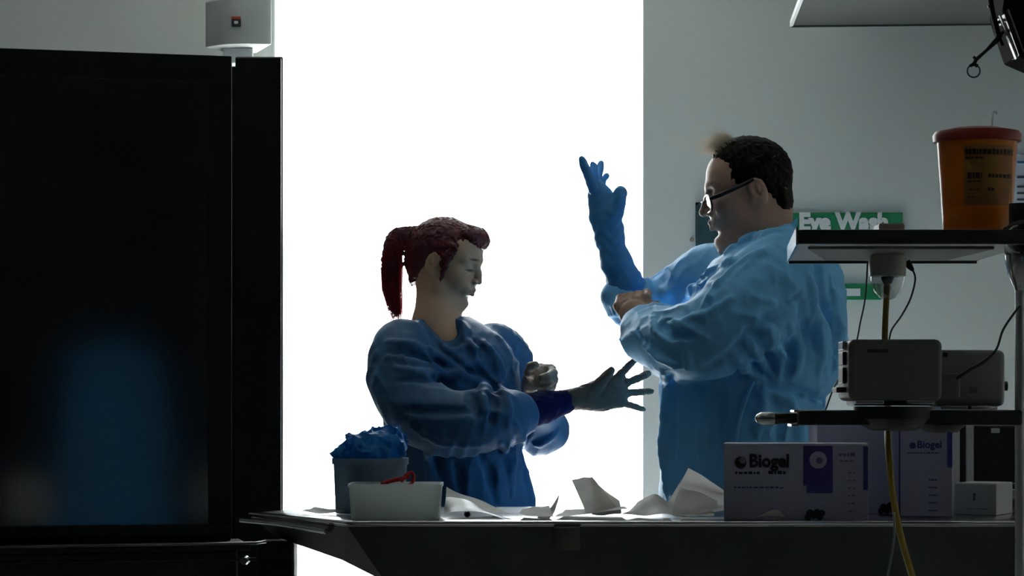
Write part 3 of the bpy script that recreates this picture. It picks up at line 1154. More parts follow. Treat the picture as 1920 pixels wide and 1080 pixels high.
# ================================================================== sharps bin on the shelf
YB = 3.76
bin_ = empty('sharps_bin', P(1833, 432, YB), 'orange plastic sharps bin with red lid standing on the steel shelf', 'bin')
zb0, zb1 = zsf + 0.0125, P(0, 252, YB).z
xc = P(1832, 0, YB).x
b = MB()
r0, r1 = mm(62, YB), mm(76, YB)
prof = [(0.0, zb0), (r0 - 0.004, zb0), (r0, zb0 + 0.004)]
for i in range(1, 9):
    t = i / 8
    prof.append((r0 + (r1 - r0) * t, zb0 + (zb1 - zb0) * t))
b.lathe(prof, (xc, YB, 0), 48, sx=1.0, sy=0.85)
b.build('tub', mat('sharps_orange', (0.62, 0.20, 0.012), 0.2, trans=0.25, transcol=(0.7, 0.22, 0.02)), bin_, 40)
b = MB()
b.lathe([(r1 - 0.002, zb1 - 0.014), (r1 + 0.005, zb1 - 0.013), (r1 + 0.006, zb1 - 0.002), (r1 + 0.002, zb1 + 0.004), (r1 * 0.6, zb1 + 0.010), (0, zb1 + 0.011)], (xc, YB, 0), 48, sx=1.0, sy=0.85)
b.build('lid', mat('sharps_red', (0.25, 0.02, 0.01), 0.4), bin_, 40)
ink = mat('ink_brown', (0.045, 0.02, 0.01), 0.6)


def on_bin(px0, px1, py0, py1, name='printed_label', m=ink, lift=0.0008):
    b = MB()
    n = 8
    zA_, zB_ = P(0, py1, YB - 0.05).z, P(0, py0, YB - 0.05).z
    rows = []
    for z in (zA_, zB_):
        t = (z - zb0) / (zb1 - zb0)
        r = r0 + (r1 - r0) * t + lift
        row = []
        for i in range(n + 1):
            x = (px0 + (px1 - px0) * i / n - 960) / F * (YB - 0.04) - xc
            x = max(-r * 0.98, min(r * 0.98, x))
            row.append(b.bm.verts.new((xc + x, YB - 0.85 * math.sqrt(max(r * r - x * x, 1e-8)), z)))
        rows.append(row)
    for i in range(n):
        b.bm.faces.new([rows[0][i], rows[0][i + 1], rows[1][i + 1], rows[1][i]])
    return b.build(name, m, bin_, 60)


on_bin(1806, 1900, 272, 384, m=mat('label_amber', (0.30, 0.13, 0.02), 0.6), lift=0.0004)
random.seed(3)
for (y0, y1, x0, x1) in ((279, 290, 1808, 1902), (293, 298, 1808, 1842), (323, 335, 1812, 1838), (325, 333, 1850, 1898), (338, 341, 1812, 1840), (351, 358, 1850, 1862), (354, 356, 1812, 1834), (368, 370, 1812, 1840)):
    x = x0
    while x < x1 - 2:
        w = random.uniform(3, 8)
        on_bin(x, min(x + w, x1), y0 + random.uniform(0, 1.5), y1, 'printed_mark')
        x += w + 1.6
# clear hook tube behind the lid
b = MB()
b.tube([P(1861, 246, 3.84), P(1860, 228, 3.84), P(1862, 214, 3.84), P(1866, 209, 3.84), P(1869, 214, 3.84)], 0.0018, 8, smooth_n=4)
tag(b.build('clear_hook', mat('clear_hook_plastic', (0.8, 0.83, 0.83), 0.15, alpha=0.6), None, 50), 'small clear plastic hook standing up behind the red lid', 'hook')

# ================================================================== lamp head and hook at the top right
YL = 3.5
lp = empty('lamp_head', P(1925, 110, YL), 'black examination lamp head with steel edge at the top right corner', 'lamp')
b = MB()
b.prism([P(1890, -40, YL), P(1880, 20, YL), P(1908, 104, YL), P(1990, 140, YL), P(2000, -60, YL)], (0, 0.10, 0), 0.004)
b.build('housing', mat('lamp_matt_black', (0.008, 0.008, 0.008), 0.85, spec=0.05), lp)
b = MB()
b.prism([P(1874, 28, YL - 0.006), P(1877, 27, YL - 0.006), P(1909, 109, YL - 0.006), P(1906, 110, YL - 0.006)], (0, 0.012, 0), 0.0005)
b.build('steel_edge', mat('edge_steel', (0.4, 0.4, 0.4), 0.4, 1.0), lp)
b = MB()
b.prism([P(1889, 18, YL - 0.01), P(1892, 17, YL - 0.01), P(1921, 97, YL - 0.01), P(1918, 98, YL - 0.01)], (0, 0.02, 0), 0.0005)
b.build('steel_edge', MATS['edge_steel'], lp)
b = MB()
b.prism([P(1883, 26, YL - 0.004), P(1889, 24, YL - 0.004), P(1916, 100, YL - 0.004), P(1911, 104, YL - 0.004)], (0, 0.05, 0))
b.build('amber_strip', mat('amber_dark', (0.05, 0.035, 0.012), 0.4), lp)
b = MB()
b.prism([P(1862, -4, YL + 0.12), P(1890, -4, YL + 0.12), P(1886, 22, YL + 0.12), P(1874, 40, YL + 0.12), P(1868, 40, YL + 0.12)], (0, 0.02, 0), 0.002)
b.build('bracket_plate', mat('bracket_grey', (0.16, 0.18, 0.19), 0.6, spec=0.2), lp)
b = MB()
b.tube([P(1930, -60, YL + 0.05), P(1935, -300, YL + 0.1), P(1935, -400, YL + 0.15)], 0.02, 12)
b.build('support_arm', black_m, lp, 50)
YH = 3.52
hk = empty('pull_hook', P(1825, 146, YH), 'thin black jointed pull hook with ring at the lamp', 'hook')
b = MB()
b.tube([P(1856, -30, YH), P(1858, 5, YH), P(1863, 30, YH), P(1869, 55, YH), P(1873, 68, YH)], [0.0042, 0.0042, 0.004, 0.004, 0.0045], 8)
b.build('upper_rod', black_m, hk, 50)
b = MB()
b.tube([P(1874, 64, YH), P(1870, 74, YH), P(1850, 94, YH), P(1830, 112, YH), P(1826, 121, YH)], [0.006, 0.0045, 0.0028, 0.003, 0.0035], 8)
b.build('lower_rod', black_m, hk, 50)
for q0, q1 in (((1852, 13), (1862, 10)), ((1868, 44), (1880, 38)), ((1825, 106), (1831, 112)), ((1872, 66), (1888, 56)), ((1874, 70), (1880, 86)), ((1818, 124), (1826, 120)), ((1826, 120), (1833, 124))):
    b = MB()
    b.tube([P(*q0, YH), P(*q1, YH)], [0.0022, 0.0032], 8)
    b.build('barb', black_m, hk, 50)
b = MB()
cc = P(1825.5, 133, YH)
rr = mm(12, YH)
ring = [cc + Vector((rr * math.cos(a), 0, rr * math.sin(a))) for a in np.linspace(0, 2 * math.pi, 33)]
b.tube(ring, 0.0013, 8, caps=False)
b.build('ring', mat('ring_steel', (0.1, 0.1, 0.1), 0.35, 0.8), hk, 60)

# ================================================================== things on the table
ZT = TZ + 0.0005
carton_m = mat('carton_white', (0.42, 0.43, 0.58), 0.6)
purple_m = mat('carton_purple', (0.06, 0.035, 0.22), 0.55)
indigo_m = mat('carton_indigo', (0.05, 0.06, 0.26), 0.55)
inkc_m = mat('carton_ink', (0.02, 0.02, 0.03), 0.6)
lilac_m = mat('carton_lilac', (0.45, 0.43, 0.62), 0.6)


class Carton:
    """a printed carton: front face through two floor points, depth behind it"""

    def __init__(self, name, label, a, b_, depth, h, m=carton_m, group=None):
        self.a, self.b = Vector(a), Vector(b_)
        self.u = (self.b - self.a).normalized()
        self.n = Vector((self.u.y, -self.u.x, 0))          # towards the camera
        if self.n.y > 0:
            self.n = -self.n
        self.h, self.w, self.d = h, (self.b - self.a).length, depth
        self.o = empty(name, (self.a + self.b) / 2 - self.n * depth / 2, label, 'box', group)
        q = MB()
        q.prism([self.a, self.b, self.b - self.n * depth, self.a - self.n * depth], (0, 0, h - 0.001), 0.0012)
        self.body = q.build('carton_body', m, self.o)
        for k in (0, 1):        # two closing flaps on the top
            q = MB()
            s0, s1 = depth * (0.004 + 0.5 * k), depth * (0.496 + 0.5 * k)
            q.prism([self.a - self.n * s0 + Vector((0, 0, h - 0.001)), self.b - self.n * s0 + Vector((0, 0, h - 0.001)), self.b - self.n * s1 + Vector((0, 0, h - 0.001)), self.a - self.n * s1 + Vector((0, 0, h - 0.001))], (0, 0, 0.0012))
            q.build('flap', m, self.o)

    def pt(self, s, z, off=0.0):
        return self.a + self.u * (s * self.w) + Vector((0, 0, z * self.h)) + self.n * off

    def patch(self, s0, s1, z0, z1, m, name='printed_patch', off=0.0006):
        q = MB()
        q.prism([self.pt(s0, z0, off), self.pt(s1, z0, off), self.pt(s1, z1, off), self.pt(s0, z1, off)], -self.n * (off + 0.0004))
        return q.build(name, m, self.o)

    def side_patch(self, t0, t1, z0, z1, m, name='printed_patch'):
        q = MB()
        r = self.b + self.u * 0.0006

        def g(t, z):
            return r - self.n * (self.d * t) + Vector((0, 0, z * self.h))
        q.prism([g(t0, z0), g(t1, z0), g(t1, z1), g(t0, z1)], -self.u * 0.001)
        return q.build(name, m, self.o)

    def text(self, s, z, body, size, m=inkc_m, bold=0.0, sx=1.0):
        text_mesh(body, size, self.pt(s, z), self.u, (0, 0, 1), m, self.o, bold=bold, sx=sx, normal_off=0.0007)

    def lines(self, s0, s1, z, th, m=inkc_m, seed=0):
        r = random.Random(seed)
        s = s0
        while s < s1:
            w = r.uniform(0.012, 0.035)
            self.patch(s, min(s + w, s1), z, z + th * r.uniform(0.7, 1.0), m, 'printed_mark')
            s += w + 0.008

    def disc(self, s, z, r, m, name='printed_emblem', off=0.0009):
        q = MB()
        c = self.pt(s, z, off)
        pts = [c + self.u * (r * math.cos(t)) + Vector((0, 0, r * math.sin(t))) for t in np.linspace(0, 2 * math.pi, 25)[:-1]]
        q.prism(pts, -self.n * (off + 0.0004))
        return q.build(name, m, self.o)


def foot(px, Y):
    v = P(px, 900, Y)
    return Vector((v.x, Y, ZT))


def hgt(py, Y):
    return P(0, py, Y).z - ZT


# the big carton in front
c1 = Carton('glove_carton', 'white and purple glove carton lettered Biogel nearest on the table', foot(1357, 4.075), foot(1628, 4.045), 0.13, hgt(832, 4.07))
c1.text(0.175, 0.70, 'Biogel', 0.032, bold=0.0011, sx=0.92)
c1.disc(0.118, 0.755, 0.0105, inkc_m)
c1.disc(0.132, 0.785, 0.0062, mat('emblem_grey', (0.22, 0.22, 0.30), 0.6), off=0.0013)
c1.lines(0.08, 0.25, 0.605, 0.035, seed=1)
c1.lines(0.31, 0.43, 0.605, 0.045, seed=2)
c1.lines(0.07, 0.42, 0.42, 0.022, indigo_m, seed=3)
c1.patch(0.552, 0.755, 0.46, 0.975, purple_m)
c1.patch(0.575, 0.755, 0.36, 0.46, indigo_m)
c1.disc(0.655, 0.79, 0.0155, lilac_m)
c1.disc(0.663, 0.785, 0.006, mat('emblem_violet', (0.14, 0.10, 0.30), 0.6), off=0.0013)
c1.patch(0.7565, 0.7595, 0.0, 1.0, lilac_m, 'carton_edge')
c1.lines(0.80, 0.91, 0.84, 0.05, mat('ink_violet', (0.15, 0.14, 0.33), 0.6), seed=4)
c1.lines(0.80, 0.90, 0.77, 0.018, MATS['ink_violet'], seed=5)
for k in range(6):
    c1.lines(0.86, 0.91, 0.62 - 0.1 * k, 0.016, MATS['ink_violet'], seed=10 + k)
c1.patch(0.965, 0.998, 0.4, 0.97, indigo_m)
for (s, z, r) in ((0.585, 0.045, 0.006), (0.60, 0.095, 0.007), (0.625, 0.06, 0.005), (0.645, 0.10, 0.007), (0.665, 0.05, 0.006), (0.68, 0.10, 0.006)):
    c1.disc(s, z, r, inkc_m)
# lit carton behind it
c2 = Carton('glove_carton', 'plain pale lilac glove carton behind the nearest Biogel carton', foot(1532, 4.30), foot(1690, 4.30), 0.12, hgt(797, 4.30))
c2.patch(0.93, 0.998, 0.05, 0.98, lilac_m)
c2.lines(0.3, 0.7, 0.86, 0.02, lilac_m, seed=21)
for (s, z, r) in ((0.76, 0.035, 0.006), (0.79, 0.075, 0.007), (0.83, 0.04, 0.006), (0.87, 0.085, 0.008), (0.90, 0.05, 0.006)):
    c2.disc(s, z, r, inkc_m)
# upright carton
c3 = Carton('glove_carton', 'tall upright glove carton lettered Biogel right of the yellow cable', foot(1685, 4.21), foot(1786, 4.19), 0.09, hgt(800, 4.20))
c3.text(0.34, 0.765, 'Biogel', 0.0185, indigo_m, bold=0.0006)
c3.disc(0.26, 0.79, 0.006, indigo_m)
c3.lines(0.16, 0.76, 0.70, 0.018, indigo_m, seed=31)
for k in range(5):
    c3.lines(0.56, 0.72, 0.40 - 0.085 * k, 0.02, indigo_m, seed=40 + k)
c3.patch(0.0, 0.03, 0.0, 1.0, purple_m)
c3.patch(0.90, 0.998, 0.55, 0.98, indigo_m)
# flat white box
c4 = Carton('small_carton', 'low white carton lying at the right end of the table', foot(1790, 4.28), foot(1868, 4.24), 0.10, hgt(906, 4.26), mat('carton_bright', (0.66, 0.67, 0.68), 0.6))
c4.lines(0.45, 0.5, 0.45, 0.3, indigo_m, seed=50)
c4.lines(0.3, 0.8, 0.18, 0.03, MATS['ink_violet'], seed=51)
# dark equipment case with white strips behind
YE = 4.42
cs = empty('instrument_case', foot(1868, YE + 0.05), 'black instrument case behind the low white carton', 'case')
q = MB()
e0, e1 = P(1826, 905, YE), P(1912, 798, YE)
q.box((e0.x, YE, ZT), (e1.x + 0.05, YE + 0.15, e1.z), 0.004)
q.build('case_body', mat('case_black', (0.012, 0.013, 0.016), 0.4), cs)
q = MB()
e0, e1 = P(1858, 812, YE), P(1874, 803, YE)
q.box((e0.x, YE - 0.003, e0.z), (e1.x, YE + 0.001, e1.z), 0.001)
q.build('case_tab', mat('tab_white', (0.7, 0.7, 0.7), 0.5), cs)
for i, (xa_, xb2, mname) in enumerate(((1785, 1798, 'tab_white'), (1799, 1809, 'case_black'), (1810, 1824, 'tab_white'))):
    q = MB()
    e0, e1 = P(xa_, 890, YE), P(xb2, 797, YE)
    q.box((e0.x, YE - 0.01, ZT), (e1.x, YE + 0.14, e1.z), 0.0015)
    tag(q.build('upright_binder', MATS[mname]), ('left white binder standing beside the black binder', 'thin black binder between two white binders', 'right white binder standing against the black case')[i], 'binder', 'binders beside the black case')
# stacked trays far right
for i, (py0, py1, mm_) in enumerate(((962, 982, 'carton_bright'), (938, 961, 'tray_grey'), (918, 937, 'carton_bright'), (907, 917, 'tray_grey'))):
    mat('tray_grey', (0.10, 0.12, 0.13), 0.5)
    q = MB()
    YT = 4.36
    e0, e1 = P(1872, py1, YT), P(1912, py0, YT)
    zlo = ZT if i == 0 else P(0, py1, YT).z + 0.0005
    q.box((e0.x, YT, zlo), (e1.x + 0.04, YT + 0.05, max(e1.z, zlo + 0.008)), 0.002)
    tag(q.build('stacked_tray', MATS[mm_]), ('lowest white tray in the stack at the right table end', 'wide dark grey tray second from the bottom of the right stack', 'upper white tray in the stack at the right table end', 'thin dark grey tray on top of the right stack')[i], 'tray', 'stacked trays at the right')

# translucent white tub
tub_m = mat('tub_plastic', (0.70, 0.74, 0.73), 0.4, trans=0.6, transcol=(0.72, 0.77, 0.76))
YU = 4.07
tb = empty('plastic_tub', foot(739, YU + 0.06), 'low white rectangular plastic tub in front of the bucket', 'tub')


def rect_ring(bm, x0, x1, y0, y1, z, r, n=6):
    vs = []
    for cx, cy, a0_ in ((x1 - r, y1 - r, 0), (x0 + r, y1 - r, 90), (x0 + r, y0 + r, 180), (x1 - r, y0 + r, 270)):
        for i in range(n + 1):
            t = math.radians(a0_ + 90 * i / n)
            vs.append(bm.verts.new((cx + r * math.cos(t), cy + r * math.sin(t), z)))
    return vs


def tub_shape(q, x0, x1, d, zt_, taper, lip, r, Yf):
    bm = q.bm
    spec = [(taper, ZT + 0.0005), (0, zt_ - 0.006), (-lip, zt_ - 0.006), (-lip, zt_), (0.002, zt_), (taper + 0.002, ZT + 0.003)]
    rings = [rect_ring(bm, x0 + o, x1 - o, Yf + o, Yf + d - o, z, r) for o, z in spec]
    n = len(rings[0])
    for a_, b2 in zip(rings[:-1], rings[1:]):
        for i in range(n):
            j = (i + 1) % n
            bm.faces.new([a_[i], a_[j], b2[j], b2[i]])
    bm.faces.new(list(reversed(rings[0])))
    bm.faces.new(rings[-1])
    bmesh.ops.recalc_face_normals(bm, faces=bm.faces[:])


q = MB()
tub_shape(q, P(653, 0, YU).x, P(826, 0, YU).x, 0.13, P(0, 908, YU).z, 0.004, 0.002, 0.016, YU)
q.build('tub_wall', tub_m, tb, 40)
q = MB()
q.box((P(655, 0, YU).x, YU + 0.01, P(0, 915, YU).z), (P(660, 0, YU).x, YU + 0.012, P(0, 909, YU).z))
q.build('rim_tab', tub_m, tb)
# grey bucket behind, with blue gloves heaped in it
YV = 4.27
bk = empty('grey_bucket', foot(695, YV + 0.07), 'translucent grey bucket behind the white tub holding blue gloves', 'bucket')
q = MB()
xc2 = P(694, 0, YV + 0.06).x
rb_ = mm(70, YV + 0.06)
zt3 = P(0, 860, YV).z
q.lathe([(0.0, ZT), (rb_ * 0.93, ZT + 0.0005), (rb_ * 0.985, zt3 - 0.012), (rb_ * 1.03, zt3 - 0.012), (rb_ * 1.03, zt3), (rb_ * 0.985, zt3), (rb_ * 0.92, ZT + 0.004), (0.0, ZT + 0.004)], (xc2, YV + 0.065, 0), 48)
q.build('bucket_wall', mat('bucket_plastic', (0.50, 0.60, 0.66), 0.4, trans=0.7, transcol=(0.45, 0.55, 0.62)), bk, 40)
q = MB()
e0, e1 = P(688, 905, YV), P(706, 876, YV)
q.prism([P(689, 905, YV), P(708, 905, YV), P(704, 876, YV), P(693, 876, YV)], (0, 0.004, 0))
q.build('paper_label', mat('label_pale', (0.45, 0.5, 0.52), 0.6), bk)
# heap of crumpled blue glove sheets: one soft crumpled body
g = SDF(axis([(-0.40, -0.16, 0.0024)]), axis([(4.20, 4.47, 0.003)]), axis([(1.02, 1.19, 0.0024)]))
YG = 4.33
for (x, y, dy, r) in ((655, 848, 0.0, 0.030), (680, 838, -0.01, 0.034), (712, 832, 0.0, 0.036), (738, 838, 0.0, 0.028), (720, 818, 0.01, 0.024), (735, 822, 0.01, 0.022), (690, 826, 0.0, 0.022), (665, 830, 0.0, 0.014), (700, 852, 0.0, 0.045)):
    g.ell(P(x, y, YG + dy), (r, r * 1.1, r * 0.62), None, 0.018)

g.chain([(P(668, 842, YG), 0.010), (P(655, 832, YG), 0.008), (P(652, 824, YG), 0.004)], 0.006)
g.ell(P(659, 842, YG), (0.006, 0.04, 0.003), None, 0.002, 'sub')
g.crease(0.010, 0.035, (0.8, 0.4, 0.6), (-0.41, 4.19, 1.02), (-0.15, 4.48, 1.2), 5, 0.6)
g.chain([(P(655, 850, YG), 0.010), (P(632, 851, YG - 0.01), 0.007), (P(612, 848, YG - 0.01), 0.004)], 0.008)
g.chain([(P(672, 845, YG), 0.010), (P(658, 834, YG), 0.008), (P(652, 824, YG), 0.005)], 0.006)
g.wave(0.0030, 0.05, 5)
g.wave(0.0012, 0.016, 6)
me = g.mesh('blue_gloves')
glv = empty('blue_glove_heap', P(690, 860, YG), 'crumpled heap of thin blue gloves piled over the bucket rim', 'gloves')
link_mesh('crumpled_film', me, mat('glove_film_blue', (0.025, 0.24, 0.55), 0.35, trans=0.35, transcol=(0.03, 0.35, 0.75), bump=0.15, bscale=120), glv)
# red ties
red_m = mat('red_tape', (0.42, 0.012, 0.015), 0.4, trans=0.2)
rd = empty('red_strap', P(745, 908, 4.21), 'red plastic strap lying in the tub behind its rim', 'strap')
q = MB()
q.tube([P(716, 907, 4.18), P(735, 901, 4.19), P(755, 897, 4.19), P(768, 892, 4.19)], 0.0042, 8, smooth_n=4)
q.build('band', red_m, rd, 60)
q = MB()
q.tube([P(752, 903, 4.18), P(762, 890, 4.185), P(772, 886, 4.19), P(776, 894, 4.19), P(772, 906, 4.19), P(764, 911, 4.18)], 0.0034, 8, smooth_n=4)
q.build('loop', red_m, rd, 60)
# glove wrappers and papers
paper_m = mat('wrapper_paper', (0.80, 0.80, 0.76), 0.6, trans=0.5, transcol=(0.82, 0.81, 0.76))
film_m = mat('clear_film', (0.40, 0.46, 0.44), 0.3, spec=0.5, alpha=0.5)


def packet(name, label, cat, flaps, m, group='opened glove wrappers', seed=0):
    o = empty(name, flaps[0][1][0], label, cat, group)
    o.location.z = ZT
    for i, (nm, cor, amp, cur) in enumerate(flaps):
        sheet(nm, cor, m, o, 14, amp, cur, seed=seed + i, solid=False)
    return o


def T(px, Y, lift=0.0):
    v = P(px, 900, Y)
    return Vector((v.x, Y, ZT + 0.0025 + lift))


packet('glove_wrapper', 'cream paper wrapper with a folded flap standing up before the window', 'wrapper', [
    ('standing_flap', (P(1101, 966, 4.20), P(1168, 966, 4.17), P(1113, 899, 4.25), P(1076, 908, 4.26)), 0.005, lambda u, v: 0.003 * math.sin(u * 3)),
    ('side_flap', (P(1110, 966, 4.19), P(1168, 968, 4.16), P(1163, 941, 4.20), P(1112, 903, 4.24)), 0.004, lambda u, v: -0.004 * math.sin(v * 3)),
    ('flat_sheet', (T(1040, 4.10), T(1180, 4.06), T(1165, 4.25, 0.012), T(1060, 4.28)), 0.003, lambda u, v: 0.012 * u * (1 - v)),
], paper_m, seed=3)
packet('glove_wrapper', 'pointed wrapper corner sticking up beside the woman gown', 'wrapper', [
    ('standing_flap', (P(1006, 972, 4.14), P(1030, 974, 4.13), P(1050, 927, 4.20), P(1047, 930, 4.20)), 0.001, lambda u, v: -0.008 * math.sin(v * 3.1)),
    ('flat_sheet', (T(972, 4.08, 0.002), T(1038, 4.05, 0.002), T(1030, 4.2, 0.01), T(980, 4.22, 0.006)), 0.004, None),
], paper_m, seed=13)
packet('glove_wrapper', 'large white wrapper leaning in a peak against the Biogel carton', 'wrapper', [
    ('standing_flap', (P(1240, 964, 4.21), P(1358, 964, 4.23), P(1362, 929, 4.27), P(1287, 889, 4.28)), 0.010, lambda u, v: 0.002 * math.sin(u * 4)),
    ('front_flap', (P(1258, 970, 4.12), P(1346, 971, 4.10), P(1346, 944, 4.13), P(1276, 918, 4.18)), 0.008, lambda u, v: 0.002 * math.sin(u * 5 + 1)),
    ('flat_sheet', (T(1272, 4.06, 0.004), T(1340, 4.035, 0.004), T(1335, 4.15, 0.01), T(1280, 4.16, 0.006)), 0.003, None),
], paper_m, seed=23)
packet('glove_wrapper', 'low crumpled wrapper lying between the two standing paper flaps', 'wrapper', [
    ('flat_sheet', (T(1165, 4.05), T(1262, 4.04), T(1250, 4.25, 0.018), T(1195, 4.26, 0.014)), 0.005, lambda u, v: 0.014 * math.sin(u * 3.1) * v),
], paper_m, seed=33)
packet('film_pouch', 'clear plastic pouch lying beside the white tub', 'pouch', [
    ('film', (P(832, 970, 4.07), P(958, 975, 4.03), P(936, 968, 4.12), P(838, 942, 4.16)), 0.004, lambda u, v: 0.010 * math.sin(u * 4)),
], film_m, seed=43)
packet('film_pouch', 'second clear pouch with pale backing behind the white tub', 'pouch', [
    ('backing', (T(835, 4.15), T(965, 4.13), T(930, 4.27, 0.006), T(838, 4.27, 0.03)), 0.004, lambda u, v: 0.014 * (1 - u)),
], paper_m, seed=53)
packet('glove_wrapper', 'flat pale wrapper lying at the tapered left table end', 'wrapper', [
    ('flat_sheet', (T(560, 4.30), T(640, 4.22), T(650, 4.30, 0.004), T(590, 4.38, 0.004)), 0.002, None),
], paper_m, seed=63)
packet('glove_wrapper', 'little white wrapper scrap at the foot of the Biogel carton', 'wrapper', [
    ('flat_sheet', (T(1400, 4.015), T(1475, 4.015), T(1470, 4.05, 0.006), T(1440, 4.05, 0.010)), 0.002, lambda u, v: 0.006 * math.sin(u * 3.1)),
], paper_m, seed=73)
q = MB()
q.lathe([(0.0, 0.006), (0.004, 0.006), (0.006, 0.0), (0.0, 0.0)], P(876, 964, 4.08), 14, 'Y')
tag(q.build('stopper', black_m, None, 40), 'small black round stopper on the clear pouch', 'stopper')

# ================================================================== unseen things added behind the camera for the dark screen to mirror
cst = empty('reflection_gown_stand', Vector((0.56, -0.35, 0)), 'added unseen coat stand with blue gown, stand-in for a person mirrored in the display', 'coat stand')  # added in place of a gowned person, only for the reflection
q = MB()
q.tube([Vector((0.56, -0.33, 0.03)), Vector((0.56, -0.33, 1.50))], 0.014, 12)
q.build('pole', black_m, cst, 50)
q = MB()
q.lathe([(0.0, 0.0), (0.2, 0.0), (0.2, 0.02), (0.03, 0.04), (0.0, 0.04)], (0.56, -0.33, 0.0), 30)
q.build('base', black_m, cst, 40)
g = SDF(axis([(0.28, 0.84, 0.009)]), axis([(-0.50, -0.10, 0.009)]), axis([(0.45, 1.47, 0.009)]))
g.loft([(0.50, 0.56, -0.28, 0.235, 0.12), (0.8, 0.56, -0.28, 0.215, 0.11), (1.05, 0.56, -0.28, 0.175, 0.10), (1.2, 0.56, -0.28, 0.17, 0.10), (1.35, 0.565, -0.28, 0.14, 0.085), (1.42, 0.565, -0.28, 0.06, 0.05)], 0.02)
g.cap((0.445, -0.28, 1.32), (0.41, -0.26, 0.95), 0.06, 0.05, 0.03)
g.cap((0.685, -0.28, 1.32), (0.73, -0.26, 1.00), 0.06, 0.05, 0.03)
g.wave(0.006, 0.10, 51, aniso=(1.6, 1.6, 0.3))
link_mesh('hanging_gown', g.mesh('hanging_gown'), mat('hung_gown_blue', (0.10, 0.42, 0.85), 0.7), cst)
for i, (px_, zz) in enumerate(((352, 0.0), (35, 0.0))):
    xx = 0.22 if i == 0 else 0.90
    bb = empty('reflection_stool', Vector((xx, -0.3, 0)), ('left', 'right')[i] + ' stool added unseen behind the camera to hold a white box for the reflection', 'stool', 'stools added behind the camera')  # stools and boxes added only to give the screen white reflections
    q = MB()
    q.lathe([(0.0, 0.74), (0.10, 0.74), (0.11, 0.76), (0.11, 0.775), (0.0, 0.78)], (xx, -0.3, 0), 24)
    q.build('seat', black_m, bb, 40)
    for a in range(4):
        t = math.pi / 4 + a * math.pi / 2
        q = MB()
        q.tube([Vector((xx + 0.07 * math.cos(t), -0.3 + 0.07 * math.sin(t), 0.75)), Vector((xx + 0.12 * math.cos(t), -0.3 + 0.12 * math.sin(t), 0.0))], 0.01, 8)
        q.build('leg', black_m, bb, 50)
    Carton('reflection_carton', 'plain white carton added for the reflection on the %s stool behind the camera' % ('left', 'right')[i], Vector((xx - 0.065, -0.23, 0.7805)), Vector((xx + 0.065, -0.23, 0.7805)), 0.12, 0.15, mat('carton_plain', (0.8, 0.8, 0.8), 0.6))

# ================================================================== people
skin_m = mat('skin', (0.5, 0.32, 0.24), 0.5, attr='tone', bump=0.04, bscale=350)


def frame(f0, pitch, roll=0.0):
    f0 = Vector(f0).normalized()
    z = Vector((0, 0, 1))
    ph = math.radians(pitch)
    f = f0 * math.cos(ph) - z * math.sin(ph)
    u = z * math.cos(ph) + f0 * math.sin(ph)
    r = f.cross(u)
    if roll:
        Q = Matrix.Rotation(math.radians(roll), 3, f)
        r, u = Q @ r, Q @ u
    return np.array([[r.x, f.x, u.x], [r.y, f.y, u.y], [r.z, f.z, u.z]], np.float32)


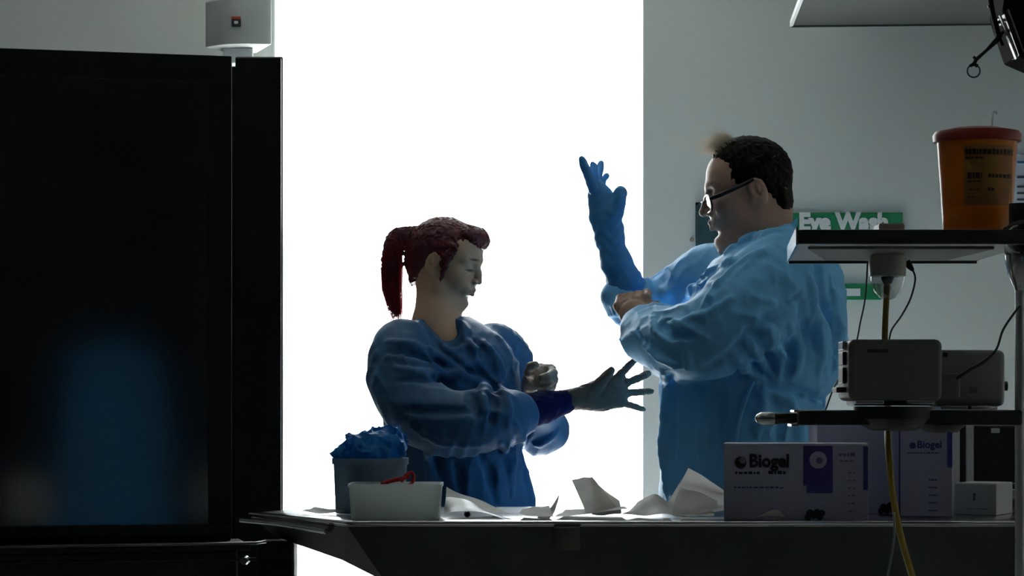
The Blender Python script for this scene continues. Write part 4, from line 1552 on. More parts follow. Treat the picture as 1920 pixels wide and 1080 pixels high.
class Head:
    def __init__(self, O, R, s):
        self.O, self.R, self.s = np.array(O, np.float32), R, s

    def w(self, x, y, z):
        return Vector([float(v) for v in self.O + self.R @ (np.array((x, y, z), np.float32) * self.s)])

    def ell(self, S, c, r, k=0.01, op='add', tilt=0.0):
        R = self.R
        if tilt:
            t = math.radians(tilt)
            R = R @ np.array([[1, 0, 0], [0, math.cos(t), -math.sin(t)], [0, math.sin(t), math.cos(t)]], np.float32)
        S.ell(self.w(*c), np.array(r) * self.s, R, k * self.s, op)

    def cap(self, S, a, b, ra, rb, k=0.008, op='add'):
        S.cap(self.w(*a), self.w(*b), ra * self.s, rb * self.s, k * self.s, op)

    def build(self, S, male):
        e, c = self.ell, self.cap
        e(S, (0, -0.008, 0.034), (0.073, 0.087, 0.080), 0.01)
        e(S, (0, 0.030, -0.030), (0.060, 0.058, 0.082), 0.035)
        e(S, (0, 0.050, 0.045), (0.056, 0.034, 0.042), 0.03)                # forehead
        for q in (-1, 1):
            c(S, (q * 0.056, -0.004, -0.040), (q * 0.048, 0.014, -0.068), 0.016, 0.016, 0.025)
            c(S, (q * 0.048, 0.014, -0.068), (q * 0.016, 0.066, -0.100), 0.016, 0.014, 0.025)
            e(S, (q * 0.036, 0.056, -0.024), (0.024, 0.024, 0.024), 0.025)   # cheek
            c(S, (q * 0.012, 0.084, 0.026), (q * 0.046, 0.066, 0.026), 0.010, 0.009, 0.014)  # brow
        c(S, (0, 0.070, -0.098), (0, 0.074, -0.094), 0.023 if male else 0.016, 0.018 if male else 0.014, 0.02)   # chin
        for q in (-1, 1):
            e(S, (q * 0.032, 0.090, 0.008), (0.016, 0.010, 0.011), 0.010, 'sub')
            e(S, (q * 0.031, 0.069, 0.006), (0.0145, 0.0135, 0.0125), 0.005)     # lidded eye
        c(S, (0, 0.083, 0.022), (0, 0.098, -0.008), 0.0085, 0.008, 0.012)    # nose bridge
        c(S, (0, 0.096, -0.004), (0, 0.108 if male else 0.104, -0.026), 0.008, 0.0105 if male else 0.009, 0.008)   # tip
        for q in (-1, 1):
            e(S, (q * 0.0115, 0.096, -0.029), (0.0075, 0.010, 0.007), 0.006)
            e(S, (q * 0.006, 0.101, -0.0385), (0.0035, 0.005, 0.004), 0.003, 'sub')
        e(S, (0, 0.080, -0.055), (0.026, 0.016, 0.022), 0.016)               # muzzle
        c(S, (-0.017, 0.085, -0.056), (0, 0.0955, -0.0525), 0.0045, 0.0058, 0.005)
        c(S, (0.017, 0.085, -0.056), (0, 0.0955, -0.0525), 0.0045, 0.0058, 0.005)
        c(S, (-0.014, 0.085, -0.064), (0, 0.0935, -0.0655), 0.0045, 0.0064, 0.005)
        c(S, (0.014, 0.085, -0.064), (0, 0.0935, -0.0655), 0.0045, 0.0064, 0.005)
        c(S, (-0.020, 0.090, -0.0595), (0.020, 0.090, -0.0595), 0.0016, 0.0016, 0.002, 'sub')
        c(S, (-0.02, 0.090, -0.078), (0.02, 0.090, -0.078), 0.007, 0.007, 0.010, 'sub')
        for q in (-1, 1):                                                    # ears
            e(S, (q * 0.074, -0.012, -0.004), (0.009, 0.019, 0.031), 0.006, tilt=-12)
            e(S, (q * 0.081, -0.008, 0.000), (0.006, 0.010, 0.018), 0.004, 'sub', tilt=-12)
            e(S, (q * 0.079, -0.013, -0.002), (0.005, 0.004, 0.010), 0.004)
            e(S, (q * 0.073, -0.003, -0.030), (0.006, 0.009, 0.009), 0.006)

    def spots(self, skin, lip, brow, lash, male):
        R, s = self.R, self.s
        sp = []

        def a(c, r, col, st):
            sp.append((self.w(*c), np.array(r) * s, R, col, st))
        a((0, 0.090, -0.054), (0.016, 0.012, 0.0045), lip, 0.85)
        a((0, 0.090, -0.065), (0.014, 0.012, 0.0045), lip, 0.85)
        for q in (-1, 1):
            a((q * 0.03, 0.083, 0.030), (0.015, 0.016, 0.0030), brow, 0.9)
            a((q * 0.031, 0.082, -0.001), (0.0145, 0.014, 0.0034 if not male else 0.0018), lash, 0.98)
            a((q * 0.031, 0.082, 0.007), (0.013, 0.012, 0.005), tuple(v * 0.75 for v in skin), 0.5)
            a((q * 0.04, 0.07, -0.028), (0.02, 0.03, 0.018), (skin[0] * 1.05, skin[1] * 0.8, skin[2] * 0.75), 0.4)
        return sp


def strands(name, roots, m, parent, rad=0.0006, seg=4):
    """thin hair strands: list of point lists"""
    b = MB()
    for pts in roots:
        n = len(pts)
        b.tube(pts, [rad * (1 - 0.75 * i / (n - 1)) for i in range(n)], seg)
    return b.build(name, m, parent, 80)


def hand_px(S, pal, fingers, thumb, k=0.008, grow=0.0, flat=(0, 1, 0), fs=0.5):
    """pal: list of (px,py,Y,r) ; each finger: list of (px,py,Y,r)"""
    S.chain([(P(x, y, Y), r + grow) for x, y, Y, r in pal], 0.02, flat=flat, fs=fs)
    for f in fingers:
        S.chain([(P(x, y, Y), r + grow) for x, y, Y, r in f], k * 0.6)
    S.chain([(P(x, y, Y), r + grow) for x, y, Y, r in thumb], k * 1.4)


def lev(py, xl_, xr, Y, ry):
    a, b_ = P(xl_, py, Y), P(xr, py, Y)
    return (a.z, (a.x + b_.x) / 2, Y, (b_.x - a.x) / 2, ry)


def legs(S, x, y0, y1, ztop, r, dx=0.0):
    for y in (y0, y1):
        S.chain([(Vector((x, y, ztop)), r), (Vector((x + dx * 0.3, y, 0.50)), r * 0.72), (Vector((x, y, 0.10)), r * 0.52)], 0.02)


def shoe(S, x, y, d):
    S.chain([(Vector((x - 0.05 * d, y, 0.045)), 0.04), (Vector((x + 0.06 * d, y, 0.04)), 0.042), (Vector((x + 0.15 * d, y, 0.032)), 0.03)], 0.02)
    S.cap(Vector((x - 0.02 * d, y, 0.06)), Vector((x - 0.02 * d, y, 0.11)), 0.042, 0.045, 0.02)

# ------------------------------------------------------------------ the man


def make_man():
    root = empty('person', Vector((0.53, 5.0, 0)), 'man in pale blue gown and dark glasses raising one long blue glove', 'person', 'people putting on gloves')
    H = Head(P(1406, 360, 5.0), frame((-1, 0.04, 0), 10), 1.0)
    skin = (0.44, 0.27, 0.20)
    # ---- body
    S = SDF(axis([(0.17, 0.19, 0.005), (0.19, 0.36, 0.0032), (0.36, 0.405, 0.004), (0.405, 0.635, 0.0019), (0.635, 0.76, 0.006)]),
            axis([(4.66, 4.90, 0.006), (4.90, 5.12, 0.0021), (5.12, 5.42, 0.006)]),
            axis([(-0.01, 1.28, 0.012), (1.28, 1.50, 0.0032), (1.50, 1.79, 0.0019)]))
    H.build(S, True)
    S.chain([(H.w(0, -0.028, -0.045), 0.058), (P(1425, 430, 5.0), 0.063), (P(1440, 475, 5.0), 0.075)], 0.03)
    S.cap(H.w(0, 0.02, -0.085), P(1400, 460, 5.0), 0.030, 0.05, 0.04)
    S.loft([lev(470, 1410, 1500, 5.0, 0.12), lev(520, 1340, 1540, 5.0, 0.18), lev(620, 1310, 1550, 5.0, 0.18), lev(740, 1290, 1520, 5.0, 0.16), lev(900, 1300, 1530, 5.0, 0.17)], 0.03)
    legs(S, 0.54, 4.90, 5.10, 0.98, 0.085)
    arm_n = [(P(1470, 505, 4.84), 0.055), (P(1310, 645, 4.76), 0.042), (P(1225, 618, 4.98), 0.034), (P(1205, 604, 5.04), 0.028)]
    S.chain(arm_n, 0.02)
    arm_f = [(P(1390, 520, 5.17), 0.055), (P(1240, 585, 5.24), 0.036), (P(1192, 562, 5.215), 0.030), (P(1172, 530, 5.20), 0.027), (P(1155, 490, 5.185), 0.024), (P(1143, 440, 5.172), 0.020)]
    S.chain(arm_f, 0.02)
    # bare left hand gripping the glove cuff on the other forearm
    pal = [(1204, 604, 5.045, 0.028), (1190, 590, 5.065, 0.034)]
    fing = []
    for t in range(4):
        fing.append([(1172 + 15 * t, 592 - 5 * t, 5.072, 0.0125), (1160 + 17 * t, 574 - 5 * t, 5.078, 0.0118), (1164 + 16 * t, 560 - 3 * t, 5.105, 0.0108), (1174 + 14 * t, 556 - 2 * t, 5.14, 0.0095)])
    thumb = [(1208, 600, 5.055, 0.014), (1225, 584, 5.065, 0.012), (1232, 572, 5.08, 0.010)]
    hand_px(S, pal, fing, thumb, 0.008, fs=0.8)
    pal2 = [(1143, 440, 5.172, 0.020), (1135, 405, 5.17, 0.020), (1124, 372, 5.17, 0.016)]
    S.chain([(P(x, y, Y), r) for x, y, Y, r in pal2], 0.01)
    me = S.mesh('body')
    sp = H.spots(skin, (0.36, 0.16, 0.13), (0.06, 0.04, 0.03), (0.03, 0.02, 0.02), True)
    paint(me, S.V, skin, sp)
    link_mesh('body', me, skin_m, root)
    # ---- long blue glove on the raised hand
    G = SDF(axis([(0.13, 0.32, 0.0021)]), axis([(5.05, 5.32, 0.0024)]), axis([(1.36, 1.77, 0.0022)]))
    G.chain([(P(1193, 566, 5.215), 0.042), (P(1172, 530, 5.20), 0.0385), (P(1155, 490, 5.185), 0.034), (P(1144, 450, 5.175), 0.0295), (P(1141, 430, 5.17), 0.0295)], 0.015)
    G.chain([(P(1141, 432, 5.17), 0.030), (P(1134, 400, 5.17), 0.033), (P(1125, 370, 5.17), 0.025), (P(1119, 354, 5.17), 0.017)], 0.02, flat=(0.35, 1, 0), fs=0.75)
    fl = [[(1112, 356, 5.150, 0.0112), (1103, 330, 5.140, 0.0105), (1097, 313, 5.135, 0.0098), (1091, 300, 5.130, 0.0086)],
          [(1116, 352, 5.165, 0.0108), (1114, 334, 5.168, 0.0102), (1112, 320, 5.172, 0.0092), (1112, 309, 5.178, 0.0082)],
          [(1120, 352, 5.180, 0.0100), (1122, 334, 5.192, 0.0090), (1124, 320, 5.205, 0.0078), (1127, 306, 5.215, 0.0058)],
          [(1124, 358, 5.192, 0.0095), (1127, 345, 5.205, 0.0085), (1132, 336, 5.215, 0.0070), (1138, 329, 5.222, 0.0050)]]
    th = [(1140, 412, 5.155, 0.020), (1154, 396, 5.145, 0.0145), (1161, 377, 5.140, 0.0125), (1165, 358, 5.138, 0.0105)]
    for f in fl:
        G.chain([(P(x, y, Y), r) for x, y, Y, r in f], 0.004, sm=2)
    G.chain([(P(x, y, Y), r) for x, y, Y, r in th], 0.014, sm=2)
    G.wave(0.0012, 0.03, 3, aniso=(0.4, 0.4, 1.6))
    link_mesh('long_glove', G.mesh('long_glove'), mat('glove_blue', (0.075, 0.34, 0.72), 0.42, trans=0.10, transcol=(0.06, 0.26, 0.6), bump=0.06, bscale=150), root)
    # ---- gown
    S = SDF(axis([(0.175, 0.78, 0.0042)]), axis([(4.62, 5.48, 0.0052)]), axis([(0.40, 0.93, 0.012), (0.93, 1.60, 0.0040)]))
    S.loft([lev(1400, 1232, 1605, 5.0, 0.26), lev(1000, 1238, 1580, 5.0, 0.22), lev(900, 1237, 1568, 5.0, 0.21), lev(820, 1236, 1556, 5.0, 0.20), lev(745, 1238, 1546, 5.0, 0.195),
            lev(722, 1236, 1568, 5.0, 0.20), lev(690, 1240, 1582, 5.0, 0.205), lev(640, 1262, 1589, 5.0, 0.21), lev(570, 1290, 1586, 5.0, 0.21), lev(520, 1315, 1580, 5.0, 0.205), lev(490, 1335, 1566, 5.0, 0.19),
            lev(468, 1362, 1540, 5.0, 0.16), lev(450, 1392, 1512, 5.0, 0.12), lev(434, 1428, 1496, 5.0, 0.085), lev(420, 1455, 1490, 5.0, 0.05)], 0.02)
    # near arm sleeve
    S.chain([(P(1478, 505, 4.86), 0.082), (P(1440, 545, 4.80), 0.088), (P(1380, 600, 4.75), 0.084), (P(1315, 640, 4.755), 0.070), (P(1268, 640, 4.84), 0.064), (P(1225, 628, 4.94), 0.052), (P(1203, 614, 5.00), 0.042)], 0.04, sm=2)
    S.chain([(P(1330, 650, 4.80), 0.055), (P(1270, 655, 4.86), 0.056), (P(1215, 648, 4.95), 0.040)], 0.03)
    # far arm sleeve, pushed up in a bunch
    S.chain([(P(1385, 515, 5.16), 0.085), (P(1330, 530, 5.20), 0.080), (P(1275, 555, 5.24), 0.062), (P(1235, 575, 5.25), 0.056), (P(1190, 572, 5.225), 0.050), (P(1165, 560, 5.205), 0.048)], 0.03)
    S.chain([(P(1148, 545, 5.20), 0.016), (P(1160, 580, 5.16), 0.016), (P(1190, 596, 5.16), 0.016), (P(1216, 570, 5.18), 0.016), (P(1205, 535, 5.22), 0.017)], 0.015)
    S.ell(P(1250, 549, 5.19), (0.020, 0.03, 0.020), None, 0.012)
    # neck opening
    S.chain([(P(1430, 400, 5.0), 0.066), (P(1424, 440, 5.0), 0.064), (P(1398, 462, 4.99), 0.052)], 0.006, 'sub')
    S.chain([(P(1382, 425, 5.0), 0.05), (P(1368, 455, 5.0), 0.045)], 0.006, 'sub')
    # collar tip at the nape and waist tie
    S.chain([(P(1478, 436, 4.97), 0.010), (P(1490, 420, 4.96), 0.008), (P(1494, 410, 4.96), 0.003)], 0.006)
    Yn, Yf_ = 4.5, 5.3
    rid, gro = 'add', 'sub'
    for path, r, op in (
        ([(1362, 474), (1395, 453), (1440, 440), (1480, 430)], 0.012, rid),
        ([(1372, 490), (1350, 505), (1310, 535), (1275, 566)], 0.014, rid),
        ([(1440, 470), (1395, 495), (1350, 535), (1318, 575)], 0.013, rid),
        ([(1350, 492), (1322, 512), (1290, 545)], 0.011, gro),
        ([(1400, 480), (1370, 505), (1335, 545)], 0.010, gro),
        ([(1500, 552), (1455, 592), (1412, 628), (1370, 664), (1330, 690)], 0.013, gro),
        ([(1412, 622), (1432, 660), (1455, 706)], 0.012, gro),
        ([(1384, 646), (1415, 676), (1449, 712)], 0.010, gro),
        ([(1362, 676), (1385, 694), (1405, 712)], 0.010, gro),
        ([(1398, 634), (1424, 670), (1452, 712)], 0.010, rid),
        ([(1374, 664), (1398, 688), (1425, 712)], 0.009, rid),
        ([(1440, 612), (1462, 660), (1470, 712)], 0.013, rid),
        ([(1480, 610), (1500, 650), (1492, 700)], 0.010, rid),
        ([(1464, 640), (1482, 672), (1474, 714)], 0.010, gro),
        ([(1534, 488), (1540, 540), (1550, 595), (1566, 660)], 0.016, gro),
        ([(1518, 520), (1528, 580), (1540, 650), (1535, 700)], 0.014, rid),
        ([(1556, 520), (1566, 580), (1574, 640), (1562, 700)], 0.012, rid),
        ([(1505, 570), (1512, 620), (1530, 660)], 0.010, gro),
        ([(1425, 722), (1470, 732), (1515, 745), (1546, 752)], 0.012, gro),
        ([(1430, 735), (1475, 745), (1535, 762)], 0.009, rid),
        ([(1411, 720), (1395, 745), (1382, 775)], 0.010, gro),
        ([(1430, 730), (1428, 775), (1420, 820)], 0.011, rid),
        ([(1450, 740), (1462, 790), (1460, 850)], 0.010, gro),
        ([(1480, 750), (1500, 800), (1505, 850)], 0.012, rid),
        ([(1247, 700), (1250, 760), (1244, 850), (1247, 930)], 0.012, rid),
        ([(1262, 705), (1262, 780), (1256, 880)], 0.011, gro),
        ([(1300, 720), (1320, 770), (1316, 850), (1322, 930)], 0.010, rid),
        ([(1340, 715), (1352, 790), (1345, 880)], 0.009, gro),
        ([(1222, 592), (1232, 622), (1262, 642), (1282, 640)], 0.009, rid),
        ([(1205, 640), (1235, 668), (1275, 690)], 0.010, rid),
        ([(1195, 620), (1215, 650), (1250, 672)], 0.008, gro),
        ([(1245, 600), (1270, 615), (1300, 612)], 0.009, rid),
        ([(1240, 612), (1265, 628), (1300, 630)], 0.008, gro),
        ([(1280, 600), (1320, 590), (1370, 560)], 0.008, rid),
        ([(1288, 694), (1290, 676), (1284, 660)], 0.008, rid),
    ):
        S.fold(path, r, Yn, Yf_, 0.25 if op == 'add' else 0.15, 0.010, op)
    z_t = P(0, 735, 5.0).z
    S.crease(0.0065, 0.085, (1, 0.35, 0.15), (0.30, 4.6, 0.45), (0.78, 5.3, z_t + 0.02), 61, 0.35)
    S.crease(0.0060, 0.075, (1, 0.3, 0.75), (0.44, 4.6, z_t - 0.02), (0.78, 5.3, 1.50), 62, 0.5)
    S.crease(0.0055, 0.060, (0.7, 0.4, 1.0), (0.17, 4.6, 1.22), (0.46, 5.12, 1.50), 63, 0.5)
    S.crease(0.0060, 0.055, (0.9, 0.2, -0.7), (0.20, 5.08, 1.36), (0.48, 5.4, 1.56), 64, 0.5)
    S.wave(0.0020, 0.14, 11)
    S.wave(0.0006, 0.05, 12, aniso=(1, 1, 0.6))
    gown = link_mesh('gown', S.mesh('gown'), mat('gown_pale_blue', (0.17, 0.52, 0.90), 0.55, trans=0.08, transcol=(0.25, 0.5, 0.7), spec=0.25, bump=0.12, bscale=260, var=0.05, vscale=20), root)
    # waist ties
    b = MB()
    b.tube([P(1412, 716, 4.79), P(1400, 745, 4.785), P(1386, 790, 4.79), P(1380, 830, 4.79)], 0.004, 6, smooth_n=3)
    b.build('waist_tie', MATS['gown_pale_blue'], root, 60)
    # ---- trousers and shoes
    T_ = SDF(axis([(0.40, 0.70, 0.012)]), axis([(4.76, 5.24, 0.012)]), axis([(0.05, 0.95, 0.012)]))
    for y in (4.90, 5.10):
        T_.chain([(Vector((0.54, y, 0.92)), 0.095), (Vector((0.53, y, 0.5)), 0.085), (Vector((0.54, y, 0.09)), 0.075)], 0.02)
    link_mesh('trousers', T_.mesh('trousers'), mat('scrub_navy', (0.02, 0.03, 0.07), 0.8), root)
    for y in (4.90, 5.10):
        Q = SDF(axis([(0.30, 0.66, 0.008)]), axis([(y - 0.08, y + 0.08, 0.008)]), axis([(-0.012, 0.16, 0.008)]))
        shoe(Q, 0.55, y, -1)
        link_mesh('shoe', Q.mesh('shoe'), mat('shoe_dark', (0.02, 0.02, 0.02), 0.5), root)
    # ---- hair
    S = SDF(axis([(0.38, 0.66, 0.0024)]), axis([(4.87, 5.13, 0.0026)]), axis([(1.56, 1.81, 0.0024)]))
    H.ell(S, (0, -0.011, 0.037), (0.080, 0.090, 0.083), 0.01)
    H.ell(S, (0, 0.012, 0.085), (0.058, 0.054, 0.034), 0.02)
    H.ell(S, (0, 0.105, -0.010), (0.12, 0.072, 0.100), 0.012, 'sub', tilt=-8)
    H.ell(S, (0, 0.030, -0.060), (0.12, 0.062, 0.085), 0.012, 'sub')
    H.cap(S, (0.09, -0.006, -0.01), (-0.09, -0.006, -0.01), 0.026, 0.026, 0.006, 'sub')
    H.cap(S, (0.10, -0.062, -0.112), (-0.10, -0.062, -0.112), 0.055, 0.055, 0.010, 'sub')
    H.ell(S, (0, -0.056, -0.030), (0.058, 0.034, 0.045), 0.02)
    S.wave(0.0010, 0.018, 21)
    hair_m = mat('hair_dark', (0.007, 0.005, 0.004), 0.6, spec=0.12, bump=0.4, bscale=260)
    link_mesh('hair', S.mesh('hair'), hair_m, root)
    r = random.Random(5)
    ss = []
    for i in range(420):
        x = r.uniform(-0.045, 0.05)
        y0 = r.uniform(0.010, 0.060)
        z0 = 0.112 - max(0, y0 - 0.02) * 0.55
        ln = r.uniform(0.025, 0.060)
        a = r.uniform(-0.3, 0.3)
        lift = r.uniform(0.9, 1.9)
        pts = []
        for j in range(6):
            t = j / 5
            pts.append(H.w(x + a * ln * t, y0 + ln * t * 0.85, z0 + ln * (0.75 * lift * t - 0.55 * t * t)))
        ss.append(pts)
    strands('hair_tuft', ss, mat('hair_wisp_lit', (0.75, 0.70, 0.62), 0.5, trans=0.5), root, 0.00065)  # strand colour paled to stand in for window light on the tuft
    # ---- glasses
    gm = mat('spectacle_black', (0.01, 0.009, 0.009), 0.3)
    gl = MB()
    for q in (-1, 1):
        c_ = (q * 0.033, 0.101, -0.012)
        pts = []
        for a in np.linspace(0, 2 * math.pi, 29)[:-1]:
            ca, sa = math.cos(a), math.sin(a)
            ex = 0.026 * math.copysign(abs(ca) ** 0.6, ca)
            ez = 0.018 * math.copysign(abs(sa) ** 0.6, sa)
            pts.append(H.w(c_[0] + ex, c_[1] - 0.010 * (abs(c_[0] + ex) / 0.06) ** 2 + 0.0 * ez, c_[2] + ez))
        pts.append(pts[0])
        gl.tube(pts, 0.0024, 6, caps=False)
        gl.tube([H.w(q * 0.059, 0.092, -0.004), H.w(q * 0.073, 0.070, -0.001), H.w(q * 0.079, 0.012, 0.014), H.w(q * 0.078, -0.006, 0.020)], [0.0046, 0.0050, 0.0046, 0.004], 8)
    gl.tube([H.w(-0.009, 0.105, -0.006), H.w(0, 0.109, -0.003), H.w(0.009, 0.105, -0.006)], 0.0018, 6)
    go = gl.build('glasses', gm, root, 60)
    for q in (-1, 1):
        b = MB()
        pts = []
        for a in np.linspace(0, 2 * math.pi, 29)[:-1]:
            ca, sa = math.cos(a), math.sin(a)
            ex = 0.0255 * math.copysign(abs(ca) ** 0.6, ca)
            ez = 0.0175 * math.copysign(abs(sa) ** 0.6, sa)
            pts.append(H.w(q * 0.033 + ex, 0.101 - 0.010 * (abs(q * 0.033 + ex) / 0.06) ** 2, -0.012 + ez))
        b.bm.faces.new([b.bm.verts.new(p) for p in pts])
        b.build('lens', glass_mat('lens_glass', gloss=0.25), go)
    return root

# ------------------------------------------------------------------ the woman


def make_woman():
    root = empty('person', Vector((-0.13, 5.42, 0)), 'woman with red ponytail in blue gown stretching out her gloved hand', 'person', 'people putting on gloves')
    H = Head(P(838, 491, 5.44), frame((math.cos(math.radians(19)), -math.sin(math.radians(19)), 0), 17, 3), 0.885)
    skin = (0.58, 0.37, 0.235)
    S = SDF(axis([(-0.36, -0.27, 0.006), (-0.27, -0.04, 0.0019), (-0.04, 0.02, 0.005), (0.02, 0.13, 0.0026), (0.13, 0.16, 0.004)]),
            axis([(5.06, 5.30, 0.006), (5.30, 5.56, 0.0023), (5.56, 5.72, 0.006)]),
            axis([(-0.01, 1.20, 0.012), (1.20, 1.30, 0.003), (1.30, 1.40, 0.004), (1.40, 1.655, 0.0019)]))
    H.build(S, False)
    S.chain([(H.w(0, -0.030, -0.040), 0.045), (P(818, 580, 5.44), 0.0440), (P(815, 620, 5.44), 0.054), (P(820, 660, 5.45), 0.08)], 0.025)
    S.ell(P(838, 705, 5.43), (0.095, 0.105, 0.10), None, 0.03)
    S.chain([(P(822, 600, 5.42), 0.045), (P(846, 645, 5.395), 0.05)], 0.03)
    S.loft([lev(690, 790, 930, 5.43, 0.09), lev(760, 785, 940, 5.43, 0.09), lev(900, 760, 965, 5.43, 0.12)], 0.03)
    legs(S, -0.13, 5.34, 5.52, 0.95, 0.08)
    S.chain([(P(756, 660, 5.33), 0.040), (P(754, 705, 5.27), 0.040), (P(780, 758, 5.20), 0.038), (P(845, 793, 5.14), 0.034), (P(985, 770, 5.20), 0.030), (P(1062, 751, 5.235), 0.022)], 0.02)
    S.chain([(P(945, 655, 5.56), 0.042), (P(1022, 812, 5.56), 0.034), (P(1012, 765, 5.46), 0.028), (P(1008, 735, 5.40), 0.024)], 0.02)
    # hidden right hand inside its glove
    S.chain([(P(1062, 751, 5.235), 0.020), (P(1110, 744, 5.245), 0.020), (P(1150, 738, 5.25), 0.020)], 0.02, flat=(0, 1, 0), fs=0.5)
    # left hand: a loose fist over the cuff
    me = S.mesh('body')
    sp = H.spots(skin, (0.42, 0.12, 0.13), (0.06, 0.025, 0.02), (0.01, 0.007, 0.008), False)
    paint(me, S.V, skin, sp)
    link_mesh('body', me, skin_m, root)
    # ---- gloves
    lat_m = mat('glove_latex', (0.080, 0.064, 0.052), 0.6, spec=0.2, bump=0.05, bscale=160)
    G = SDF(axis([(0.10, 0.345, 0.0019)]), axis([(5.16, 5.34, 0.0022)]), axis([(1.14, 1.325, 0.0019)]))
    G.chain([(P(1050, 752, 5.232), 0.0228), (P(1078, 748, 5.238), 0.0225), (P(1105, 745, 5.243), 0.0245)], 0.012)
    G.chain([(P(1105, 744, 5.243), 0.026), (P(1130, 740, 5.247), 0.032), (P(1152, 735, 5.25), 0.032)], 0.02, flat=(0, 1, 0), fs=0.5)
    G.cap(P(1150, 718, 5.25), P(1165, 708, 5.25), 0.013, 0.011, 0.012)
    G.cap(P(1150, 752, 5.25), P(1166, 756, 5.25), 0.012, 0.010, 0.012)
    fl = [[(1158, 708, 5.248, 0.0098), (1172, 693, 5.243, 0.0082), (1184, 681, 5.240, 0.0076), (1194, 671, 5.238, 0.0064)],
          [(1168, 721, 5.252, 0.0098), (1187, 713, 5.250, 0.0084), (1203, 706, 5.249, 0.0078), (1216, 700, 5.248, 0.0066)],
          [(1170, 738, 5.254, 0.0094), (1190, 736, 5.256, 0.0078), (1207, 735, 5.257, 0.0072), (1222, 734, 5.257, 0.0062)],
          [(1166, 755, 5.254, 0.0084), (1183, 760, 5.258, 0.0068), (1196, 764, 5.260, 0.0062), (1207, 768, 5.261, 0.0054)]]
    th = [(1112, 731, 5.238, 0.012), (1127, 715, 5.228, 0.0092), (1139, 704, 5.218, 0.0080), (1147, 693, 5.210, 0.0066)]
    for f in fl:
        G.chain([(P(x, y, Y), r) for x, y, Y, r in f], 0.004, sm=2)
    G.chain([(P(x, y, Y), r) for x, y, Y, r in th], 0.010, sm=2)
    G.wave(0.0006, 0.02, 5)
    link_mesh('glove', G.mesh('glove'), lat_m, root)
    G = SDF(axis([(0.01, 0.135, 0.0018)]), axis([(5.20, 5.48, 0.0022)]), axis([(1.18, 1.315, 0.0018)]))
    G.chain([(P(1010, 740, 5.41), 0.026), (P(1006, 722, 5.37), 0.029), (P(1008, 710, 5.33), 0.030)], 0.02)
    G.ell(P(1010, 712, 5.335), (0.034, 0.030, 0.032), None, 0.015)
    for i, (x, y) in enumerate(((1036, 694), (1037, 706), (1033, 719), (1026, 730))):       # four fingers folded down over the cuff
        G.chain([(P(x - 22, y - 4, 5.335), 0.012), (P(x - 2, y - 1, 5.310), 0.0115), (P(x + 1, y + 6, 5.285), 0.0108), (P(x - 9, y + 12, 5.262), 0.0095), (P(x - 19, y + 14, 5.262), 0.0085)], 0.004)
    G.chain([(P(1000, 716, 5.32), 0.013), (P(993, 698, 5.29), 0.0115), (P(996, 687, 5.275), 0.0098), (P(1004, 684, 5.268), 0.0085)], 0.006)
    G.wave(0.0006, 0.02, 9)
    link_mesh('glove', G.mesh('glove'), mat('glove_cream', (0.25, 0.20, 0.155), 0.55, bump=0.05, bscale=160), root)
    # navy cuff between glove and sleeve
    G = SDF(axis([(-0.02, 0.165, 0.0022)]), axis([(5.12, 5.31, 0.0025)]), axis([(1.11, 1.25, 0.0022)]))
    G.chain([(P(965, 775, 5.188), 0.0385), (P(1000, 768, 5.21), 0.0375), (P(1022, 763, 5.22), 0.0340), (P(1046, 757, 5.23), 0.0275), (P(1060, 753, 5.235), 0.0255)], 0.012)
    G.cap(P(1058, 753.5, 5.235), P(1060, 753, 5.235), 0.0275, 0.0275, 0.004)
    G.wave(0.0012, 0.025, 15)
    link_mesh('cuff', G.mesh('cuff'), mat('cuff_navy', (0.004, 0.006, 0.045), 0.8, spec=0.1), root)
    # ---- gown
    S = SDF(axis([(-0.36, 0.165, 0.0042)]), axis([(5.02, 5.74, 0.005)]), axis([(0.40, 0.90, 0.012), (0.90, 1.42, 0.0040)]))
    S.loft([lev(1400, 705, 1060, 5.42, 0.22), lev(1080, 718, 1030, 5.42, 0.19), lev(960, 722, 1008, 5.42, 0.175), lev(900, 722, 996, 5.42, 0.165), lev(845, 722, 982, 5.42, 0.16), lev(780, 718, 975, 5.42, 0.155),
            lev(720, 716, 975, 5.42, 0.155), lev(680, 716, 972, 5.42, 0.15), lev(650, 726, 958, 5.43, 0.14), lev(625, 745, 935, 5.44, 0.115), lev(606, 764, 905, 5.44, 0.08), lev(594, 778, 880, 5.44, 0.05)], 0.02)
    S.chain([(P(756, 650, 5.34), 0.066), (P(750, 700, 5.27), 0.070), (P(775, 758, 5.20), 0.071), (P(835, 795, 5.13), 0.066), (P(900, 788, 5.14), 0.061), (P(940, 782, 5.165), 0.053), (P(972, 775, 5.19), 0.043)], 0.035, sm=2)
    S.chain([(P(925, 645, 5.52), 0.055), (P(950, 668, 5.55), 0.054), (P(975, 730, 5.58), 0.052), (P(1015, 800, 5.58), 0.050), (P(1022, 808, 5.56), 0.047), (P(1018, 770, 5.48), 0.044)], 0.03)
    S.chain([(P(1004, 832, 5.57), 0.026), (P(1035, 806, 5.55), 0.034)], 0.03)
    # neck opening with V
    Yn, Yf_ = 4.95, 5.62
    rid, gro = 'add', 'sub'
